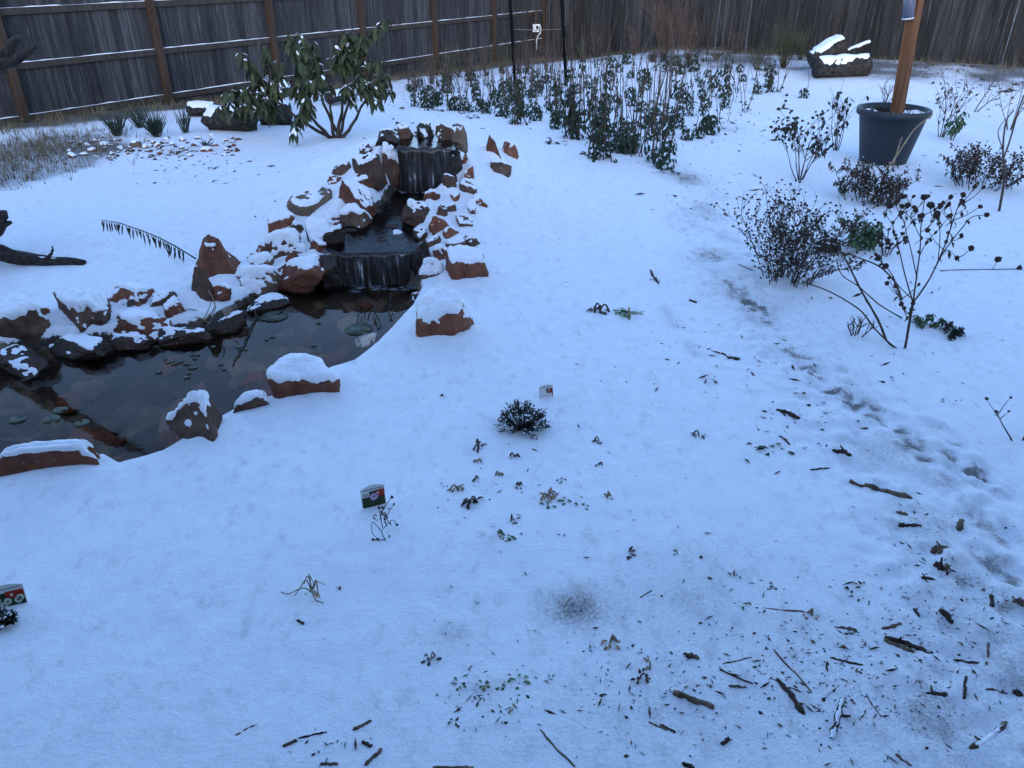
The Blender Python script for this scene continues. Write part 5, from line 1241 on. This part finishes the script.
traced('wilted_grass', (310, 598), [([(311, 590), (306, 580), (300, 588), (295, 598)], .003, .002), ([(312, 590), (308, 576), (304, 584)], .003, .002), ([(312, 590), (316, 580), (318, 592), (321, 604)], .0035, .002), ([(313, 588), (318, 582), (325, 585)], .0025, .0015), ([(311, 592), (303, 588), (290, 601), (284, 606)], .003, .002), ([(312, 592), (316, 600), (324, 606)], .003, .002), ([(311, 592), (310, 578), (309, 574), (314, 584)], .0025, .0015)], 'grassy wilted straw plant arching over the left foreground snow', 'straw', seed=5, dy=.03, leafy=0)

# ------------------------------------------------------------------ sticks
def stick(x0, y0, x1, y1, th, label, seed, matn='stick', snowy=.0, lift=.08, group='loose sticks on the snow', name='stick'):
    rg = random.Random(seed); a, b = hit(x0, y0), hit(x1, y1); P = (a + b) / 2; L = (b - a).length; r = th * mpp(P) * .5
    n = 10; V = []; pts = []
    for i in range(n + 1):
        u = i / n; q = a.lerp(b, u); q = q + Vector((rg.uniform(-.3, .3) * r + math.sin(u * 5 + seed) * L * .02, rg.uniform(-.3, .3) * r, 0)); q.z = G(q.x, q.y) + r * (lift - snowy * 1.1); pts.append(q - P)
    m = MB(); rads = [r * rg.uniform(.75, 1.15) * (.65 if i in (0, n) else 1) for i in range(n + 1)]; m.tube(pts, rads, 8, jit=.18, rg=rg)
    if th > 3.5 and rg.random() < .6: j = rg.randint(3, 7); m.tube([pts[j], pts[j] + Vector((rg.uniform(-1, 1), rg.uniform(-1, 1), .5)).normalized() * r * 3], [r * .5, r * .25], 5)
    o = m.build(name, matn, loc=P); tag(o, label, 'stick', group)
    if snowy and th > 5: snow_cap(o, Matrix.Identity(3), seed, snowy - .25, r * .5, o)
    return o
SK = [(850, 481, 910, 498, 8, 'long pale stick lying across the trail edge', 'stick', .25), (674, 692, 714, 708, 7, 'thick short brown stick at the bottom middle right', 'stick', 0), (778, 680, 804, 714, 6, 'dark thick stick slanting down to the right in the foreground', 'dark_stick', .1), (842, 700, 832, 739, 8, 'dark frosted stick pointing towards the viewer', 'dark_stick', .45), (884, 637, 932, 653, 7, 'double dark stick at the right foreground', 'dark_stick', .2), (884, 640, 914, 652, 5, 'second stick pressed under the double dark stick', 'stick', .2), (719, 669, 752, 684, 2.5, 'thin twig left of the dark slanting stick', 'dark_stick', 0), (774, 649, 811, 693, 2.5, 'long thin curved twig above the dark slanting stick', 'stick', .3), (764, 608, 806, 612, 3, 'half buried twig ending in tan wilted leaves', 'stick', .55), (835, 627, 858, 630, 4, 'short flat stick left of the double dark stick', 'stick', .4), (882, 629, 902, 624, 4, 'bent short stick touching the double dark stick', 'stick', .4), (830, 658, 863, 665, 3.5, 'crooked twig below the short flat stick', 'dark_stick', .3), (952, 660, 978, 663, 3, 'thin straight twig at far right foreground', 'dark_stick', .1), (967, 676, 963, 699, 3.5, 'stub stick pointing towards viewer at far right', 'dark_stick', .3), (989, 642, 987, 665, 3, 'frosted faint stick near the right edge', 'stick', .6), (972, 749, 1009, 721, 8, 'large frost covered stick in the bottom right corner', 'stick', .65), (926, 694, 948, 694, 6, 'short crumbled bark piece in the right foreground', 'dark_stick', .4), (985, 690, 1008, 693, 3.5, 'faint twig near the right edge of the foreground', 'stick', .5), (865, 693, 882, 718, 2, 'faint buried twig right of the frosted dark stick', 'stick', .6), (942, 611, 951, 623, 6, 'short dark stub standing in the snow near the trail', 'dark_stick', 0), (914, 609, 919, 617, 4, 'small upright dark splinter left of the dark stub', 'dark_stick', 0), (992, 595, 992, 607, 4, 'small black peg by the boot prints', 'dark_stick', 0), (946, 564, 947, 575, 4, 'small brown peg above the dark stub', 'stick', 0), (684, 655, 699, 658, 7, 'short chunk of wood above the thick brown stick', 'stick', .2), (648, 722, 674, 732, 4, 'half buried stick at the bottom middle', 'stick', .6), (540, 729, 574, 767, 3, 'thin long straight twig at the bottom middle', 'stick', .4), (660, 724, 676, 733, 4, 'frosted stick fragment at the bottom middle', 'dark_stick', .5), (722, 745, 729, 738, 4, 'small dark chip at the bottom right of centre', 'dark_stick', 0), (683, 764, 694, 768, 5, 'dark stick end cut by the bottom edge', 'dark_stick', 0), (722, 664, 752, 657, 2.5, 'thin faint twig above the thin foreground twig', 'stick', .4), (728, 686, 746, 687, 4, 'flat frosted chip left of the dark slanting stick', 'stick', .5), (895, 754, 912, 766, 4, 'faint stick at the bottom right', 'stick', .6), (365, 766, 381, 749, 5, 'brown stick at the bottom left of centre', 'stick', .1), (283, 747, 297, 740, 4, 'small brown stick in the lower left', 'stick', 0), (353, 730, 372, 720, 4, 'rough brown stick in the lower left of centre', 'stick', .2), (298, 738, 328, 732, 2.5, 'thin bent twig beside the small brown stick', 'dark_stick', .2), (320, 764, 338, 764, 4, 'brown chip cut by the bottom edge lower left', 'stick', .2), (234, 736, 260, 722, 3, 'buried faint twig in the lower left snow', 'stick', .75), (362, 742, 372, 747, 4, 'little curved chip above the bottom left stick', 'dark_stick', 0), (297, 620, 304, 624, 3, 'tiny dark splinter under the grassy wilted plant', 'dark_stick', 0), (434, 768, 474, 768, 5, 'brown bark strip along the bottom edge', 'stick', .3), (777, 410, 801, 418, 6, 'dark clod of bark on the trail edge', 'dark_stick', .3), (711, 350, 740, 360, 6, 'snowy dark twig clod higher on the trail edge', 'dark_stick', .45), (897, 526, 921, 526, 5, 'dark clod with a short stick on the trail edge', 'dark_stick', .3), (832, 450, 850, 455, 6, 'dark lump on the trail edge above the long pale stick', 'dark_stick', .3), (896, 512, 908, 515, 5, 'brown chip below the long pale stick', 'stick', .1), (935, 547, 941, 553, 7, 'oval brown leaf chip beside the trail', 'stick', .2), (931, 553, 947, 547, 6, 'light brown chip pair beside the trail', 'stick', .3), (936, 564, 943, 570, 7, 'folded brown chip lower beside the trail', 'dark_stick', .1), (957, 530, 962, 520, 6, 'tan leaf flake right of the trail edge', 'stick', .2), (921, 578, 933, 579, 4, 'small dark flake under the trail chips', 'dark_stick', .1), (689, 300, 696, 303, 3, 'tiny twig crossing at the upper trail', 'dark_stick', 0), (780, 436, 790, 445, 3, 'tiny dark twig above the dark sprouts', 'dark_stick', .3), (810, 470, 830, 468, 2.5, 'thin twig arching left of the long pale stick', 'dark_stick', .1), (1015, 690, 1021, 697, 8, 'dark lump at the right edge of the foreground', 'dark_stick', .2), (1016, 600, 1024, 604, 8, 'grey chip at the right edge by the boot prints', 'stick', .3), (650, 270, 658, 284, 2.5, 'small leaning twig at the upper path edge', 'dark_stick', 0), (640, 598, 652, 590, 2.5, 'faint twig right of the thin snow patch', 'stick', .6), (565, 607, 571, 596, 1.6, 'faint line of twig in the thin snow patch', 'stick', .7)]
for i, q in enumerate(SK):
    big = q[4] >= 4
    stick(*q[:5], q[5], i + 3, q[6], q[7])
# loose crumbs of mulch and leaf lying on the snow
def litter():
    rg = random.Random(12); pts = []
    for a_, b_, sx, sy, n in [(860, 680, 130, 60, 420), (640, 700, 110, 45, 160), (470, 690, 60, 40, 60), (700, 350, 40, 40, 60), (800, 430, 50, 40, 70), (920, 540, 50, 45, 80), (790, 350, 40, 40, 50), (350, 745, 45, 20, 40), (540, 500, 80, 40, 60), (430, 100, 90, 14, 120), (200, 168, 70, 18, 130), (150, 150, 60, 12, 150), (900, 300, 60, 60, 60), (700, 190, 60, 30, 110), (640, 130, 90, 25, 160), (330, 215, 60, 30, 50), (420, 135, 50, 10, 60), (440, 215, 40, 30, 60), (600, 420, 150, 120, 60), (930, 200, 60, 40, 80), (1000, 90, 60, 14, 300), (920, 70, 70, 8, 260), (740, 130, 40, 22, 120), (870, 395, 120, 50, 70), (120, 310, 80, 20, 40), (700, 620, 200, 80, 150), (860, 660, 150, 70, 420), (740, 690, 140, 50, 260), (940, 600, 70, 60, 160), (540, 700, 80, 40, 80)]:
        k = 0
        while k < n * .6:
            x_, y_ = rg.gauss(a_, sx * .6), rg.gauss(b_, sy * .6)
            k += 1
            if not (-20 < x_ < 1044 and 45 < y_ < 785): continue
            pts.append((x_, y_))
    m = MB()
    for x_, y_ in pts:
        P = hit(x_, y_)
        if float(sdf(POND, np.array([P.x]), np.array([P.y]))[0]) < .03: continue
        L = rg.uniform(.6, 2.0) * min(max(mpp(P), .0022), .016) * rg.choice([.7, 1, 1, 1.8]); an = rg.uniform(0, 6.28); c_, s_ = math.cos(an) * L, math.sin(an) * L
        w = L * rg.uniform(.2, .7)
        if rg.random() < .5: L2 = rg.uniform(1.3, 2.6); c_, s_, w = c_ * L2, s_ * L2, w * .28
        V = [P + Vector((c_, s_, rg.uniform(0, .5) * L)), P + Vector((-s_ * w / L, c_ * w / L, L * .3)), P + Vector((-c_, -s_, rg.uniform(0, .5) * L)), P + Vector((s_ * w / L, -c_ * w / L, 0)), P + Vector((0, 0, L * rg.uniform(.3, .8)))]
        m.add(V, [(0, 1, 4), (1, 2, 4), (2, 3, 4), (3, 0, 4)], rg.choice([0, 0, 1, 2]))
    kind(m.build('mulch_crumbs', ['seed_head', 'dead_leaf', 'stick'], smooth=False), 'stuff')
litter()
rosette(311, 594, 14, 'crumpled tan leaves at the foot of the grassy wilted straw plant', 'tan_leaf', 777, L=.022, n=9, group='small wilted plants in the snow')
